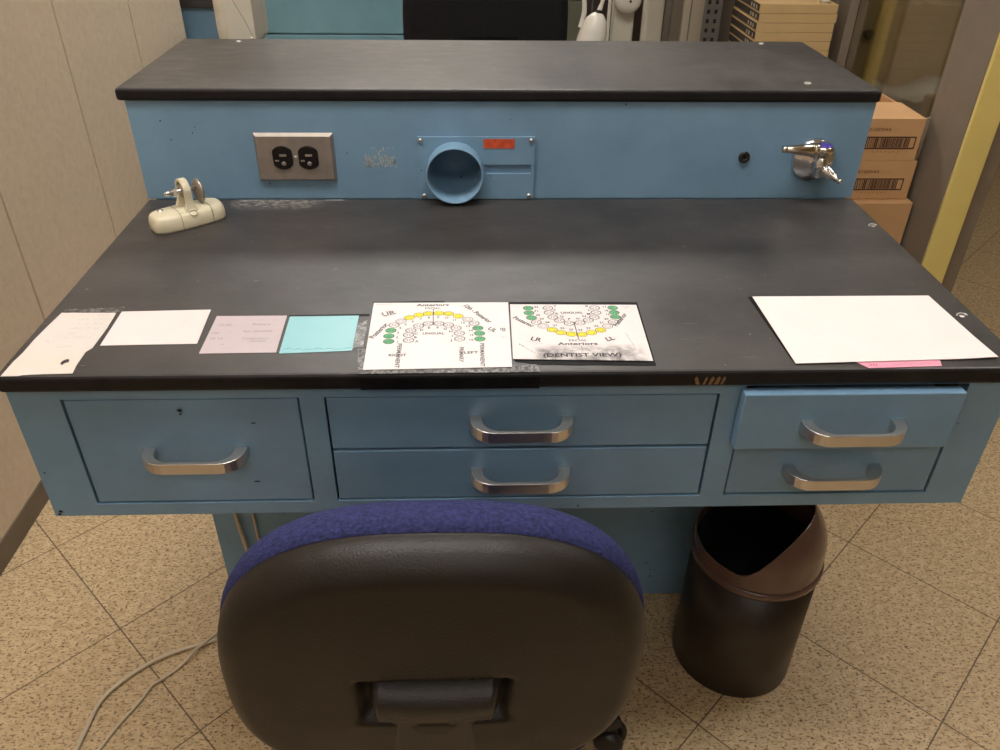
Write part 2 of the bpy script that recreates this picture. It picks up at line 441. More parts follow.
def tag(o, label, cat, group=None, kind=None):
    if label: o['label'] = label
    if cat: o['category'] = cat
    if group: o['group'] = group
    if kind: o['kind'] = kind
    return o
def struct(name, bm, m, **k):
    o = obj(name, bm, m, **k); o['kind'] = 'structure'; return o
def B(): return bmesh.new()
def boxbm(*a, **k):
    b = B(); add_box(b, *a, **k); return b

# ------------------------------------------------------------------ the room
H_C = 2.70
struct('floor', boxbm(-2.2, 4.2, -5.7, 4.2, -0.06, 0.0), M['floor'])
struct('ceiling', boxbm(-2.2, 4.2, -5.7, 4.2, H_C, H_C + 0.06), M['ceil'])
# panelled partition to the left of the bench: its panels are 0.445 m wide
b = B(); SEAM = [-1.362, -0.917, -0.472, -0.022 + 0.0, 0.421, 0.864, 1.312, 1.75]
add_box(b, -1.10, -1.0155, -5.5, 1.75, 0.0, H_C, 1)
ys = [-5.367 + 0.445 * k for k in range(9)] + SEAM
for y0, y1 in zip(ys, ys[1:]): add_box(b, -1.02, -1.01, y0 + 0.0038, y1 - 0.0038, 0.057, H_C, 0)
add_box(b, -1.10, -1.01, 1.748, 1.7505, 0.057, H_C, 0)
struct('wall_left', b, [M['panel'], M['panel_seam']])
b = B(); add_box(b, -1.012, -1.0085, -5.5, 1.75, 0.0, 0.055, 0, 0.001)
struct('baseboard_left', b, M['cove'])
struct('wall_back', boxbm(-2.2, 4.2, 3.2, 3.3, 0, H_C), M['wall'])
struct('wall_front', boxbm(-1.1, 4.2, -5.6, -5.5, 0, H_C), M['wall'])
struct('wall_far_left', boxbm(-2.2, -2.1, 1.75, 3.3, 0, H_C), M['wall'])
struct('wall_corridor', boxbm(2.75, 2.85, -5.5, 3.2, 0, H_C), M['olive'])
struct('baseboard_corridor', boxbm(2.735, 2.75, -5.5, 3.18, 0, 0.10, bev=0.004), M['wall'])
struct('wall_right', boxbm(0.874, 0.93, 1.0, 3.2, 0, H_C), M['taupe'])
b = B(); add_box(b, 0.874, 0.928, 0.300, 0.425, 0, 2.2, 0, 0.002)
struct('trim_1', b, M['taupe'])
struct('trim_2', boxbm(0.8745, 0.928, 0.291, 0.2995, 0, 2.2, bev=0.002), M['yellow_paint'])
b = B(); add_box(b, 0.934, 0.972, 0.315, 0.425, 0, 2.2, 0, 0.002); add_box(b, 0.928, 0.934, 0.312, 0.425, 0, 2.2, 1)
struct('trim_3', b, [M['taupe'], M['rubber']])
b = B()
add_box(b, 0.88, 0.925, 0.425, 0.445, 0, 2.2, 0); add_box(b, 0.876, 0.925, 0.925, 1.0, 0, 2.2, 0)
add_box(b, 0.88, 0.925, 0.445, 0.925, 0.0, 0.12, 0); add_box(b, 0.88, 0.925, 0.445, 0.925, 2.1, 2.2, 0)
wf = struct('window_1', b, M['taupe'], bevel=0.002)
obj('window_pane', boxbm(0.898, 0.904, 0.445, 0.925, 0.12, 2.1), M['glass'], wf, 'clear glass pane with hazy reflections')
b = B(); add_box(b, 0.874, 0.93, 0.3, 1.0, 2.2, H_C)
struct('trim_4', b, M['taupe'])
# end of the corridor beyond the glass: olive wall with a pale door
struct('wall_corridor_end', boxbm(0.935, 2.745, 3.17, 3.195, 0, H_C), M['olive'])
struct('trim_5', boxbm(2.025, 2.095, 3.13, 3.169, 0, 2.1, bev=0.004), M['yellow_paint'])
b = B(); add_box(b, 2.15, 2.42, 3.12, 3.168, 0, 2.05, 0, 0.004); dr = struct('door_1', b, M['beige_metal'])
b = B(); add_lathe(b, (1.99, 3.169, 0.43), (0, -1, 0), [(0, 0.012), (0.03, 0.012), (0.034, 0.022), (0.055, 0.024), (0.066, 0.016), (0.067, 0)], 20)
obj('wall_knob', b, M['rubber'], bpy.data.objects['wall_corridor_end'], 'small dark knob')

# unseen ceiling lights; the ones behind the camera added to brighten upright faces
def ceiling_light(x, y, w, d, st, label):
    t = thing('ceiling_light', label, 'light', (x, y, H_C - 0.03), 'recessed ceiling lights')
    b = B()
    for a in ((x - w / 2 - 0.03, x + w / 2 + 0.03, y - d / 2 - 0.03, y - d / 2), (x - w / 2 - 0.03, x + w / 2 + 0.03, y + d / 2, y + d / 2 + 0.03),
              (x - w / 2 - 0.03, x - w / 2, y - d / 2, y + d / 2), (x + w / 2, x + w / 2 + 0.03, y - d / 2, y + d / 2)):
        add_box(b, *a, H_C - 0.028, H_C)
    obj('frame', b, M['white_metal'], t)
    obj('diffuser', boxbm(x - w / 2, x + w / 2, y - d / 2, y + d / 2, H_C - 0.02, H_C - 0.008), emitter('lamp_diffuser', LAMP, st), t)
for (x, y, w, d, st) in ((-0.25, -0.62, 1.5, 0.55, 13.2), (-0.1, -2.3, 1.2, 0.6, 4.8), (0.3, -4.0, 1.2, 0.6, 4.2), (-0.1, 2.2, 1.5, 0.6, 18.0), (1.85, 0.4, 0.4, 1.0, 13.0)):
    ceiling_light(x, y, w, d, st, 'recessed rectangular ceiling light added unseen above to light the room')

# ------------------------------------------------------------------ the bench
YF = -0.4735; ZB = T - 0.1992       # front plane of the drawer unit, its underside
bench = thing('lab_bench', 'blue painted steel laboratory bench with a raised back and three bays of drawers', 'bench', (0, 0.1, 0))
b = B()
add_box(b, -0.524, 0.515, -0.10, 0.30, 0.0, T - 0.0215, 0)
obj('pedestal', b, M['blue'], bench, bevel=0.002)
b = B()
ZT2 = T - 0.0205
rows = [-0.5380, -0.4860, -0.2375, -0.2115, 0.2130, 0.2405, 0.4845, 0.5335]
def rail(x0, x1, z0, z1): add_box(b, x0, x1, YF, YF + 0.016, z0, z1)
zt, zb = T - 0.0340, T - 0.1818
rail(rows[0], rows[7], ZB, zb); rail(rows[0], rows[5], zt, ZT2); rail(rows[5], rows[6], T - 0.024, ZT2); rail(rows[6], rows[7], zt, ZT2)
rail(rows[0], rows[1], zb, zt); rail(rows[2], rows[3], zb, zt); rail(rows[4], rows[5], zb, zt); rail(rows[6], rows[7], zb, zt)
add_box(b, rows[0], rows[0] + 0.012, YF + 0.016, -0.101, ZB, ZT2); add_box(b, rows[7] - 0.012, rows[7], YF + 0.016, -0.101, ZB, ZT2)
add_box(b, rows[0] + 0.012, rows[7] - 0.012, YF + 0.016, -0.101, ZB, ZB + 0.004)
obj('drawer_housing', b, M['blue'], bench)
obj('drawer_cavity', boxbm(rows[0] + 0.013, rows[7] - 0.013, YF + 0.0165, -0.102, ZB + 0.005, ZT2 - 0.002), M['gap'], bench)
# riser behind the worktop
PC = (-0.0768, T + 0.0470); PR = 0.0420
def add_upright_sheet(bm, outline, holes, y0, y1):
    """an upright plate in the x, z plane between y0 and y1 with round openings"""
    tb = B(); add_sheet(tb, outline, 0.0, y1 - y0, holes)
    vm = {v: bm.verts.new((v.co.x, y1 - v.co.z, v.co.y)) for v in tb.verts}
    for f in tb.faces: bm.faces.new([vm[v] for v in f.verts])
    tb.free()
def circ(c, r, n=56): return [(c[0] + r * math.cos(2 * PI * k / n), c[1] + r * math.sin(2 * PI * k / n)) for k in range(n)]
b = B(); zr0, zr1 = T + 0.0003, T + 0.1453
add_upright_sheet(b, [(-0.5405, zr0), (0.5385, zr0), (0.5385, zr1), (-0.5405, zr1)], [circ(PC, PR - 0.0015)], 0.0005, 0.0035)
add_box(b, -0.5405, -0.5375, 0.0035, 0.31, zr0, zr1); add_box(b, 0.5355, 0.5385, 0.0035, 0.31, zr0, zr1); add_box(b, -0.5375, 0.5355, 0.307, 0.31, zr0, zr1); add_box(b, -0.5375, 0.5355, 0.0035, 0.307, zr1 - 0.003, zr1)
obj('riser', b, M['blue'], bench)
b = B()
add_box(b, -0.53, 0.53, 0.002, 0.29, T - 0.0213, T + 0.0002)
obj('riser_base', b, M['blue'], bench)
b = B()
for k in range(130):
    x = random.uniform(-0.2115, -0.1645); z = random.uniform(0.051, 0.066) if random.random() < 0.85 else random.uniform(0.051, 0.079)
    w, h = random.uniform(0.0004, 0.0009), random.uniform(0.0008, 0.0036)
    a = random.uniform(-0.35, 0.35)
    pts = [Vector((sx * w * math.cos(a) - sz * h * math.sin(a) + x, 0.0001, sx * w * math.sin(a) + sz * h * math.cos(a) + z + T)) for sx, sz in ((-1, -1), (1, -1), (0.6, 1), (-0.8, 0.8))]
    add_prism(b, pts, (0, 0.0004, 0))
obj('scraped_label', b, M['flake'], bench, 'flaked remains of a white label')
# nicks in the enamel
for (x, y, z, w, h) in ((-0.365, YF - 0.0005, T - 0.049, 0.003, 0.002), (-0.365, YF - 0.0005, T - 0.054, 0.0015, 0.001), (-0.29, YF - 0.0005, T - 0.067, 0.003, 0.0008), (-0.299, YF - 0.0005, T - 0.150, 0.0035, 0.0008), (-0.5305, YF - 0.0005, T - 0.192, 0.0025, 0.0018), (-0.533, YF - 0.0005, T - 0.196, 0.002, 0.0014),
                        (-0.497, -0.0001, T + 0.117, 0.0015, 0.001), (-0.455, -0.0001, T + 0.10, 0.001, 0.0015), (-0.487, -0.0001, T + 0.09, 0.001, 0.001), (-0.45, -0.0001, T + 0.108, 0.0008, 0.0008), (-0.355, -0.0001, T + 0.024, 0.0015, 0.0008), (-0.235, -0.0001, T + 0.07, 0.001, 0.001), (0.005, 0.0, T + 0.12, 0.001, 0.0007)):
    pts = [Vector((x + w * math.cos(a) * random.uniform(0.7, 1.2), y, z + h * math.sin(a) * random.uniform(0.7, 1.2))) for a in [2 * PI * k / 7 for k in range(7)]]
    b = B(); add_prism(b, pts, (0, 0.0005, 0)); obj('paint_nick', b, M['hole'], bench, 'dark nick in the enamel')

def handle_bm(cx, yface, ztop, hw=0.0565):
    """flat-bar pull: U shape in plan, extruded downward"""
    b = B(); D = 0.0305; outer = []; inner = []
    def arc(c, r, a0, a1, n=6): return [(c[0] + r * math.cos(a0 + (a1 - a0) * k / n), c[1] + r * math.sin(a0 + (a1 - a0) * k / n)) for k in range(n + 1)]
    r = 0.026; ri = 0.019; w = 0.0135; tf = 0.0045
    outer = [(-hw, 0)] + arc((-hw + r, -D + r), r, PI, 1.5 * PI) + arc((hw - r, -D + r), r, 1.5 * PI, 2 * PI) + [(hw, 0)]
    xi = hw - w; di = D - tf
    inner = [(xi, 0)] + list(reversed(arc((xi - ri, -di + ri), ri, 1.5 * PI, 2 * PI))) + list(reversed(arc((-xi + ri, -di + ri), ri, PI, 1.5 * PI))) + [(-xi, 0)]
    n = len(outer); hgt = 0.0140
    rows4 = []
    for (ox, oy), (ix, iy) in zip(outer, reversed(inner)):
        rows4.append([b.verts.new((cx + ox, yface + oy, ztop)), b.verts.new((cx + ix, yface + iy, ztop)), b.verts.new((cx + ix, yface + iy, ztop - hgt)), b.verts.new((cx + ox, yface + oy, ztop - hgt))])
    for p, q in zip(rows4, rows4[1:]):
        for k in range(4): b.faces.new((p[k], q[k], q[(k + 1) % 4], p[(k + 1) % 4]))
    b.faces.new(rows4[0]); b.faces.new(list(reversed(rows4[-1])))
    return b
def drawer(x0, x1, z0, z1, yf, hx, hz, label):
    th = 0.014
    b = B(); add_box(b, x0, x1, yf, yf + th, z0, z1)
    add_box(b, x0 + 0.02, x1 - 0.02, yf + th, -0.16, z0 + 0.008, z1 - 0.008)
    d = obj('drawer', b, M['blue_drawer'], bench, label, bevel=0.0014)
    obj('handle', handle_bm(hx, yf + 0.0005, hz), M['chrome'], d, 'chrome flat bar pull', bevel=0.0006)
g = 0.0020
drawer(-0.4860 + g, -0.2375 - g, T - 0.1818 + g, T - 0.0340 - g, YF + 0.0012, -0.3585, T - 0.1000, 'deep drawer front of the left bay')
drawer(-0.2115 + g, 0.2130 - g, T - 0.1060 + 0.0006, T - 0.0340 - g, YF + 0.0012, -0.0005, T - 0.0625, 'wide upper drawer front of the middle bay')
drawer(-0.2115 + g, 0.2130 - g, T - 0.1818 + g, T - 0.1080 - 0.0006, YF + 0.0012, 0.0000, T - 0.1350, 'wide lower drawer front of the middle bay')
drawer(0.2345, 0.4745, T - 0.1000, T - 0.0255, YF - 0.0155, 0.3580, T - 0.0595, 'upper right drawer standing slightly open')
drawer(0.2405 + g, 0.4845 - g, T - 0.1818 + g, T - 0.1075, YF + 0.0012, 0.3600, T - 0.1365, 'lower right drawer front')

# worktop
def slab(name, x0, x1, y0, y1, z0, z1, label, cat):
    b = B(); add_box(b, x0, x1, y0, y1, z0, z1)
    for f in b.faces:
        f.normal_update()
        if abs(f.normal.z) < 0.5: f.material_index = 1
    o = obj(name, b, [M['lam'], M['lam_edge']]); tag(o, label, cat)
    m = o.modifiers.new('bevel', 'BEVEL'); m.width = 0.0045; m.segments = 3; m.limit_method = 'ANGLE'
    return o
top = slab('worktop', -0.5405, 0.5405, -0.4817, -0.0002, T - 0.0197, T, 'wide black laminate worktop carrying the papers and charts', 'worktop')
shelf = slab('shelf_top', -0.5500, 0.5415, -0.0045, 0.3285, T + 0.1458, T + 0.1630, 'raised black laminate shelf top along the back of the bench', 'shelf')
def crescent(o, x, y, z, ang, r=0.006):
    b = B(); add_tube(b, [(x + r * math.cos(ang + a), y + r * 0.7 * math.sin(ang + a), z + 0.0004 + 0.001 * math.sin(a)) for a in [PI * k / 8 for k in range(9)]], 0.0011, 6, n=0)
    add_lathe(b, (x, y, z - 0.0002), (0, 0, 1), [(0, 0.0035), (0.0006, 0.003), (0.0009, 0)], 12)
    obj('screw_head', b, M['chrome'], o, 'bright worn screw head')
crescent(top, 0.5267, -0.1086, T, 0.3); crescent(top, 0.5216, -0.3695, T, 0.0)
crescent(shelf, 0.4447, 0.0334, T + 0.163, 0.3, 0.005); crescent(shelf, 0.4591, 0.305, T + 0.163, 0.3, 0.004); crescent(shelf, -0.4478, 0.300, T + 0.163, 0.3, 0.004)
b = B()
for k, (x, w) in enumerate(((0.184, 0.004), (0.190, 0.0025), (0.1965, 0.0035), (0.2030, 0.004), (0.2090, 0.0028))):
    lean = 0.002 if k != 0 else -0.003
    add_prism(b, [(x - w * 0.5, -0.4818, T - 0.0165), (x + w * 0.5, -0.4818, T - 0.0165), (x + w * 0.6 + lean, -0.4818, T - 0.009), (x + lean + w * 0.1, -0.4818, T - 0.006), (x - w * 0.4 + lean, -0.4818, T - 0.0085)], (0, 0.0004, 0))
obj('edge_chip', b, M['chip'], top, 'brown chips in the front edge')

# ------------------------------------------------------------------ fittings on the riser
t = thing('wall_outlet', 'steel duplex outlet plate with two dark sockets on the blue riser', 'outlet', (-0.311, 0, T + 0.065))
b = B(); x0, x1, z0, z1 = -0.3688, -0.2533, T + 0.0285, T + 0.1005
vs_o = [(x0, -0.0003, z0), (x1, -0.0003, z0), (x1, -0.0003, z1), (x0, -0.0003, z1)]; k = 0.004
vs_i = [(x0 + k, -0.0058, z0 + k), (x1 - k, -0.0058, z0 + k), (x1 - k, -0.0058, z1 - k), (x0 + k, -0.0058, z1 - k)]
A_ = [b.verts.new(p) for p in vs_o]; Bv = [b.verts.new(p) for p in vs_i]
b.faces.new(Bv); b.faces.new(A_)
for i in range(4): b.faces.new((A_[i], A_[(i + 1) % 4], Bv[(i + 1) % 4], Bv[i]))
obj('cover_plate', b, M['steel'], t)
for cx in (-0.3290, -0.2915):
    b = B(); n = 28; pts = []
    for i in range(n):
        a = 2 * PI * i / n; pts.append((cx + max(-0.0145, min(0.0145, 0.0178 * math.cos(a))), -0.0056, T + 0.0655 + 0.0178 * math.sin(a)))
    add_prism(b, pts, (0, -0.0024, 0))
    so = obj('socket', b, M['socket'], t, 'dark brown socket face', bevel=0.001)
    b = B(); zc = T + 0.0655
    for dx, dz, w, h in ((-0.0085, -0.004, 0.0028, 0.0012), (0.001, 0.004, 0.005, 0.0016)): add_box(b, cx + dx - w, cx + dx + w, -0.0086, -0.0079, zc + dz - h, zc + dz + h)
    add_lathe(b, (cx + 0.001, -0.0078, zc - 0.0085), (0, -1, 0), [(0, 0.0035), (0.0012, 0.003), (0.0013, 0.0)], 14)
    obj('contact_slot', b, M['steel'], so, 'small metal glints of the slots')
b = B(); add_lathe(b, (-0.3104, -0.0057, T + 0.0655), (0, -1, 0), [(0, 0.003), (0.0012, 0.0024), (0.0016, 0)], 16)
obj('screw', b, M['chrome'], t)

t = thing('suction_port', 'blue metal plate with a round pipe opening and red tape on the riser', 'port', (-0.045, 0, T))
b = B(); x0, x1, z0, z1 = -0.1314, 0.0412, T + 0.0012, T + 0.0958; sl = (-0.0330, 0.0370, T + 0.0405, T + 0.0545)
ya, yb = -0.0050, -0.0003
add_upright_sheet(b, [(x0, z0), (x1, z0), (x1, z1), (x0, z1)], [circ(PC, PR - 0.0015), [(sl[0], sl[2]), (sl[1], sl[2]), (sl[1], sl[3]), (sl[0], sl[3])]], ya, yb)
obj('plate', b, M['blue'], t)
obj('slot', boxbm(sl[0], sl[1], -0.0010, -0.0004, sl[2], sl[3]), M['blue_drawer'], t)
b = B(); (cx, cz), R_ = PC, PR
add_lathe(b, (cx, -0.0048, cz), (0, -1, 0.0), [(-0.075, 0.0), (-0.075, R_ - 0.0022), (0.030, R_ - 0.0022), (0.0312, R_ - 0.0010), (0.030, R_), (0.0, R_)], 64, cap=False)
obj('pipe_collar', b, M['blue'], t)
obj('tape_strip', boxbm(-0.0340, 0.0115, -0.0056, -0.0049, T + 0.0795, T + 0.0930), M['red'], t, 'orange red tape strip')
for (x, z) in ((-0.1265, 0.0905), (0.0360, 0.0905), (-0.1240, 0.0060), (0.0350, 0.0060)):
    b = B(); add_lathe(b, (x, -0.0049, T + z), (0, -1, 0), [(0, 0.0036), (0.0012, 0.0034), (0.0022, 0.0022), (0.0026, 0)], 18)
    sc_o = obj('screw', b, M['chrome'], t)
    a = random.uniform(0, PI); b = B(); c, s = math.cos(a) * 0.0028, math.sin(a) * 0.0028
    add_prism(b, [(x - c - s * 0.12, -0.0075, T + z - s + c * 0.12), (x + c - s * 0.12, -0.0075, T + z + s + c * 0.12), (x + c + s * 0.12, -0.0075, T + z + s - c * 0.12), (x - c + s * 0.12, -0.0075, T + z - s - c * 0.12)], (0, 0.0008, 0))
    obj('screw_slot', b, M['hole'], sc_o)

t = thing('grommet', 'small black round plug left of the chrome valve', 'plug', (0.3578, 0, T + 0.064))
b = B(); add_lathe(b, (0.3578, -0.0002, T + 0.0646), (0, -1, 0), [(0, 0.0086), (0.002, 0.0086), (0.0032, 0.0075), (0.0032, 0.0032), (0.0012, 0.003), (0.0012, 0)], 28)
obj('plug', b, M['black_plastic'], t)
b = B(); add_lathe(b, (0.3578, -0.0013, T + 0.0646), (0, -1, 0), [(0, 0.0029), (0.0006, 0.0029), (0.0007, 0)], 16)
obj('plug_hole', b, M['hole'], t)

t = thing('gas_valve', 'chrome gas valve with lever handle, violet button and angled nozzle on the riser', 'valve', (0.464, 0, T + 0.06))
cx, cz = 0.4640, T + 0.0605
b = B(); add_lathe(b, (cx, -0.0003, cz), (0, -1, 0), [(0, 0.0330), (0.003, 0.0330), (0.006, 0.0308), (0.012, 0.021), (0.0165, 0.0135), (0.018, 0.011)], 48)
obj('escutcheon', b, M['shiny'], t)
yv = -0.029
b = B()
add_cyl(b, (cx, -0.016, cz), (cx, yv - 0.008, cz), 0.0085, 0.0080)
add_lathe(b, (cx, yv, cz - 0.017), (0, 0, 1), [(0, 0.0065), (0.002, 0.0085), (0.010, 0.0085), (0.014, 0.0100), (0.024, 0.0100), (0.026, 0.0088), (0.035, 0.0088)], 28)
obj('valve_body', b, M['shiny'], t)
b = B(); zt_ = cz + 0.0180
add_lathe(b, (cx, yv, zt_), (0, 0, 1), [(0, 0.0100), (0.001, 0.0140), (0.010, 0.0140), (0.0125, 0.0125), (0.0130, 0.0110)], 32)
# the lever bar runs to the left
add_lathe(b, (cx - 0.006, yv, zt_ + 0.0065), (-1, -0.05, 0.03), [(0, 0.0095), (0.010, 0.0102), (0.0115, 0.0090), (0.013, 0.0100), (0.050, 0.0052), (0.052, 0.0042), (0.0535, 0.0054), (0.0565, 0.0050), (0.058, 0.0)], 24)
lv = obj('lever', b, M['brass'], t)
b = B(); add_lathe(b, (cx, yv, zt_ + 0.0125), (0, 0, 1), [(0, 0.0115), (0.0016, 0.0110), (0.0028, 0.008), (0.0032, 0)], 32)
obj('button', b, M['violet'], lv, 'violet index button')
b = B(); add_lathe(b, (cx + 0.004, yv - 0.005, cz - 0.003), (0.58, -0.70, -0.32), [(0, 0.0085), (0.006, 0.0090), (0.008, 0.0078), (0.010, 0.0082), (0.012, 0.0070), (0.014, 0.0075), (0.016, 0.0062), (0.029, 0.0034), (0.0295, 0.0042), (0.032, 0.0042), (0.0325, 0.0018)], 24)
obj('nozzle', b, M['shiny'], t)

# ------------------------------------------------------------------ cream clamp block on the worktop
ax = Vector((0.102, 0.082, 0)).normalized(); ay = Vector((-ax.y, ax.x, 0)); C0 = Vector((-0.4545, -0.0895, T)); KC = 1.07
def W(a, c, z): return C0 + (ax * a + ay * c + Vector((0, 0, z))) * KC
t = thing('motor_clamp', 'cream enamelled clamp block with upright fork and steel wing bolt', 'clamp', tuple(C0))
b = B(); n = 36
def block_ring(z, k, kx):
    out = []
    for i in range(n):
        a = 2 * PI * i / n; ca, sa = math.cos(a), math.sin(a); e = 2 / 3.6
        out.append(b.verts.new(W(0.0485 * kx * math.copysign(abs(ca) ** e, ca), 0.0225 * k * math.copysign(abs(sa) ** e, sa), z)))
    return out
R = [block_ring(z, k, kx) for z, k, kx in ((0.0002, 0.97, 0.985), (0.003, 1.0, 1.0), (0.0105, 0.99, 0.995), (0.0165, 0.94, 0.975), (0.0205, 0.82, 0.93), (0.0225, 0.60, 0.80), (0.0232, 0.30, 0.50))]
for p, q in zip(R, R[1:]):
    for i in range(n): b.faces.new((p[i], p[(i + 1) % n], q[(i + 1) % n], q[i]))
b.faces.new(R[-1]); b.faces.new(list(reversed(R[0])))
obj('clamp_base', b, M['cream'], t, smooth=True)
# seam lines round the base
b = B()
for a in (-0.0150, 0.0260):
    pts = [W(a, -0.0229, 0.003), W(a, -0.0228, 0.0105), W(a, -0.0217, 0.0165), W(a, -0.0188, 0.0208), W(a, -0.014, 0.0228), W(a, 0.0, 0.0235), W(a, 0.014, 0.0228), W(a, 0.0188, 0.0208)]
    add_tube(b, pts, 0.0004, 5, n=2)
obj('seam', b, M['cream_dark'], t, 'thin dark seams')
def arch_bm(a0, th):
    """hoop shaped bracket set across the block, its feet flaring into the base"""
    b = B(); out = [(-0.0180, 0.0185), (-0.0172, 0.0235), (-0.0158, 0.0290), (-0.0150, 0.036)]; inn = [(-0.0095, 0.0195), (-0.0100, 0.0235), (-0.0105, 0.0290), (-0.0105, 0.036)]
    for k in range(15):
        a = PI - PI * k / 14; out.append((0.0150 * math.cos(a), 0.0450 + 0.0150 * math.sin(a))); inn.append((0.0105 * math.cos(a), 0.0450 + 0.0105 * math.sin(a)))
    out += [(-c, z) for c, z in reversed(out[:4])]; inn += [(-c, z) for c, z in reversed(inn[:4])]
    rw_ = []
    for (c1, z1), (c2, z2) in zip(out, inn):
        w = th * (1 + 0.9 * max(0, (0.036 - z1) / 0.0165) ** 1.5)
        rw_.append([b.verts.new(W(a0 - w / 2, c1, z1)), b.verts.new(W(a0 + w / 2, c1, z1)), b.verts.new(W(a0 + w / 2, c2, z2)), b.verts.new(W(a0 - w / 2, c2, z2))])
    for p, q in zip(rw_, rw_[1:]):
        for k in range(4): b.faces.new((p[k], p[(k + 1) % 4], q[(k + 1) % 4], q[k]))
    b.faces.new(rw_[0]); b.faces.new(list(reversed(rw_[-1]))); return b
obj('fork_arm', arch_bm(0.002, 0.0095), M['cream'], t, bevel=0.0008)
b = B(); add_lathe(b, W(-0.002, 0, 0.0445), ax, [(0, 0.0088), (0.008, 0.0088), (0.009, 0.006)], 24)
obj('bushing', b, M['steel'], t, 'dark steel bushing inside the fork')
b = B(); add_lathe(b, W(0.0180, 0.0, 0.0400), ax, [(0, 0.0140), (0.003, 0.0168), (0.0048, 0.0168), (0.006, 0.0155), (0.006, 0.0)], 36)
obj('pressure_disc', b, M['steel'], t, 'grey steel pressure disc')
b = B(); add_cyl(b, W(-0.017, 0, 0.0445), W(0.0195, 0, 0.0445), 0.0028, seg=14)
add_lathe(b, W(-0.0125, 0, 0.0445), ax, [(0, 0.0058), (0.0045, 0.0062), (0.0055, 0.0045)], 6, smooth=False)
add_lathe(b, W(-0.0155, 0, 0.0445), -ax, [(0, 0.0040), (0.003, 0.0036), (0.008, 0.0024), (0.009, 0)], 14)
obj('wing_bolt', b, M['chrome'], t, 'steel bolt through the fork')
b = B(); add_lathe(b, W(-0.031, 0.006, 0.0208), (0, 0, 1), [(0, 0.0048), (0.002, 0.0046), (0.0035, 0.003), (0.0038, 0)], 18)
obj('screw', b, M['chrome'], t)
b = B(); add_tube(b, [W(0.002 + 0.0048 * math.cos(a), -0.0195 + 0.0022 * math.sin(a), 0.0200 + 0.0030 * math.sin(a)) for a in [2 * PI * k / 14 for k in range(15)]], 0.0011, 6, n=0)
obj('lug', b, M['cream'], t)

# ------------------------------------------------------------------ papers
ZP = T + 0.0002
def jig(pts, n=1, amp=0.0):
    out = []
    for i, p in enumerate(pts):
        q = pts[(i + 1) % len(pts)]
        for k in range(n):
            f = k / n; out.append((p[0] + (q[0] - p[0]) * f + (random.uniform(-amp, amp) if k else 0), p[1] + (q[1] - p[1]) * f + (random.uniform(-amp, amp) if k else 0)))
    return out
rw = random.Random(3)
# torn note at the left edge
t = thing('paper_note', 'narrow torn white note at the left end of the worktop with a hole', 'note', (-0.497, -0.415, T))
b = B()
outline = [(-0.5251, -0.3492), (-0.463, -0.35), (-0.4608, -0.3839), (-0.4609, -0.4267), (-0.4651, -0.4339), (-0.4644, -0.4595), (-0.4624, -0.4752), (-0.4926, -0.4762), (-0.5112, -0.4776), (-0.5147, -0.4790), (-0.5324, -0.4793), (-0.5322, -0.4527), (-0.5303, -0.4353), (-0.5303, -0.4097), (-0.528, -0.379)]
hole = [(-0.4827, -0.4575), (-0.4822, -0.4510), (-0.4790, -0.4475), (-0.4758, -0.4490), (-0.4747, -0.4540), (-0.4780, -0.4560), (-0.4795, -0.4610), (-0.4808, -0.4575)]
add_sheet(b, outline, ZP, 0.0004, [hole])
obj('paper', b, M['p_cream'], t)
b = B(); z = ZP + 0.0006
for k, (y, x0, x1) in enumerate(((-0.357, -0.488, -0.466), (-0.366, -0.500, -0.466), (-0.376, -0.497, -0.467), (-0.386, -0.500, -0.469), (-0.396, -0.503, -0.486), (-0.405, -0.499, -0.470), (-0.414, -0.518, -0.506), (-0.425, -0.500, -0.478))):
    add_scribble(b, (x0, y), (x1, y), 0.0028, 0.0003, z, 0, rnd=rw)
obj('handwriting', b, M['pale_ink'], t, 'faint illegible pencil writing')
b = B(); add_sheet(b, jig([(-0.5265, -0.3420), (-0.520, -0.3390), (-0.505, -0.3405), (-0.485, -0.3380), (-0.459, -0.3350), (-0.4575, -0.3480), (-0.470, -0.3488), (-0.522, -0.3482)], 4, 0.0006), T + 0.0001, 0.0002)
obj('tape_residue', b, M['film'], t, 'torn clear tape')
b = B(); add_sheet(b, jig([(-0.463, -0.4610), (-0.4530, -0.4605), (-0.4528, -0.4600), (-0.4625, -0.4600)], 2, 0.0001), T + 0.0001, 0.0002)
obj('tape_residue', b, M['film'], t, 'torn clear tape')
# blush card
def plain_note(label, pts, m, cat='note', lift=None, n=1):
    cx = sum(p[0] for p in pts) / 4; cy = sum(p[1] for p in pts) / 4
    t = thing('paper_note', label, cat, (cx, cy, T)); b = B(); add_sheet(b, jig(pts, n, 0.0), ZP, 0.0004, lift=lift)
    obj('paper', b, m, t); return t
t = plain_note('blank looking pale blush index card between the torn note and the lilac note', [(-0.4576, -0.3473), (-0.3569, -0.3439), (-0.3522, -0.4190), (-0.4548, -0.4215)], M['p_blush'])
b = B()
for y, x0, x1 in ((-0.362, -0.408, -0.368), (-0.372, -0.410, -0.376), (-0.383, -0.410, -0.400), (-0.383, -0.380, -0.366), (-0.3525, -0.448, -0.440)):
    add_scribble(b, (x0, y), (x1, y), 0.0026, 0.0002, ZP + 0.0006, 0, rnd=rw)
obj('handwriting', b, mat('blush_pencil', (0.66, 0.56, 0.54), 0.6), t, 'very faint illegible pencil writing')
t = plain_note('square lilac pink note with pencil lines, left of the aqua note', [(-0.3461, -0.3592), (-0.2664, -0.3591), (-0.2634, -0.4385), (-0.3445, -0.4393)], M['p_pink'])
b = B(); z = ZP + 0.0006; mi_ = M['pale_ink']
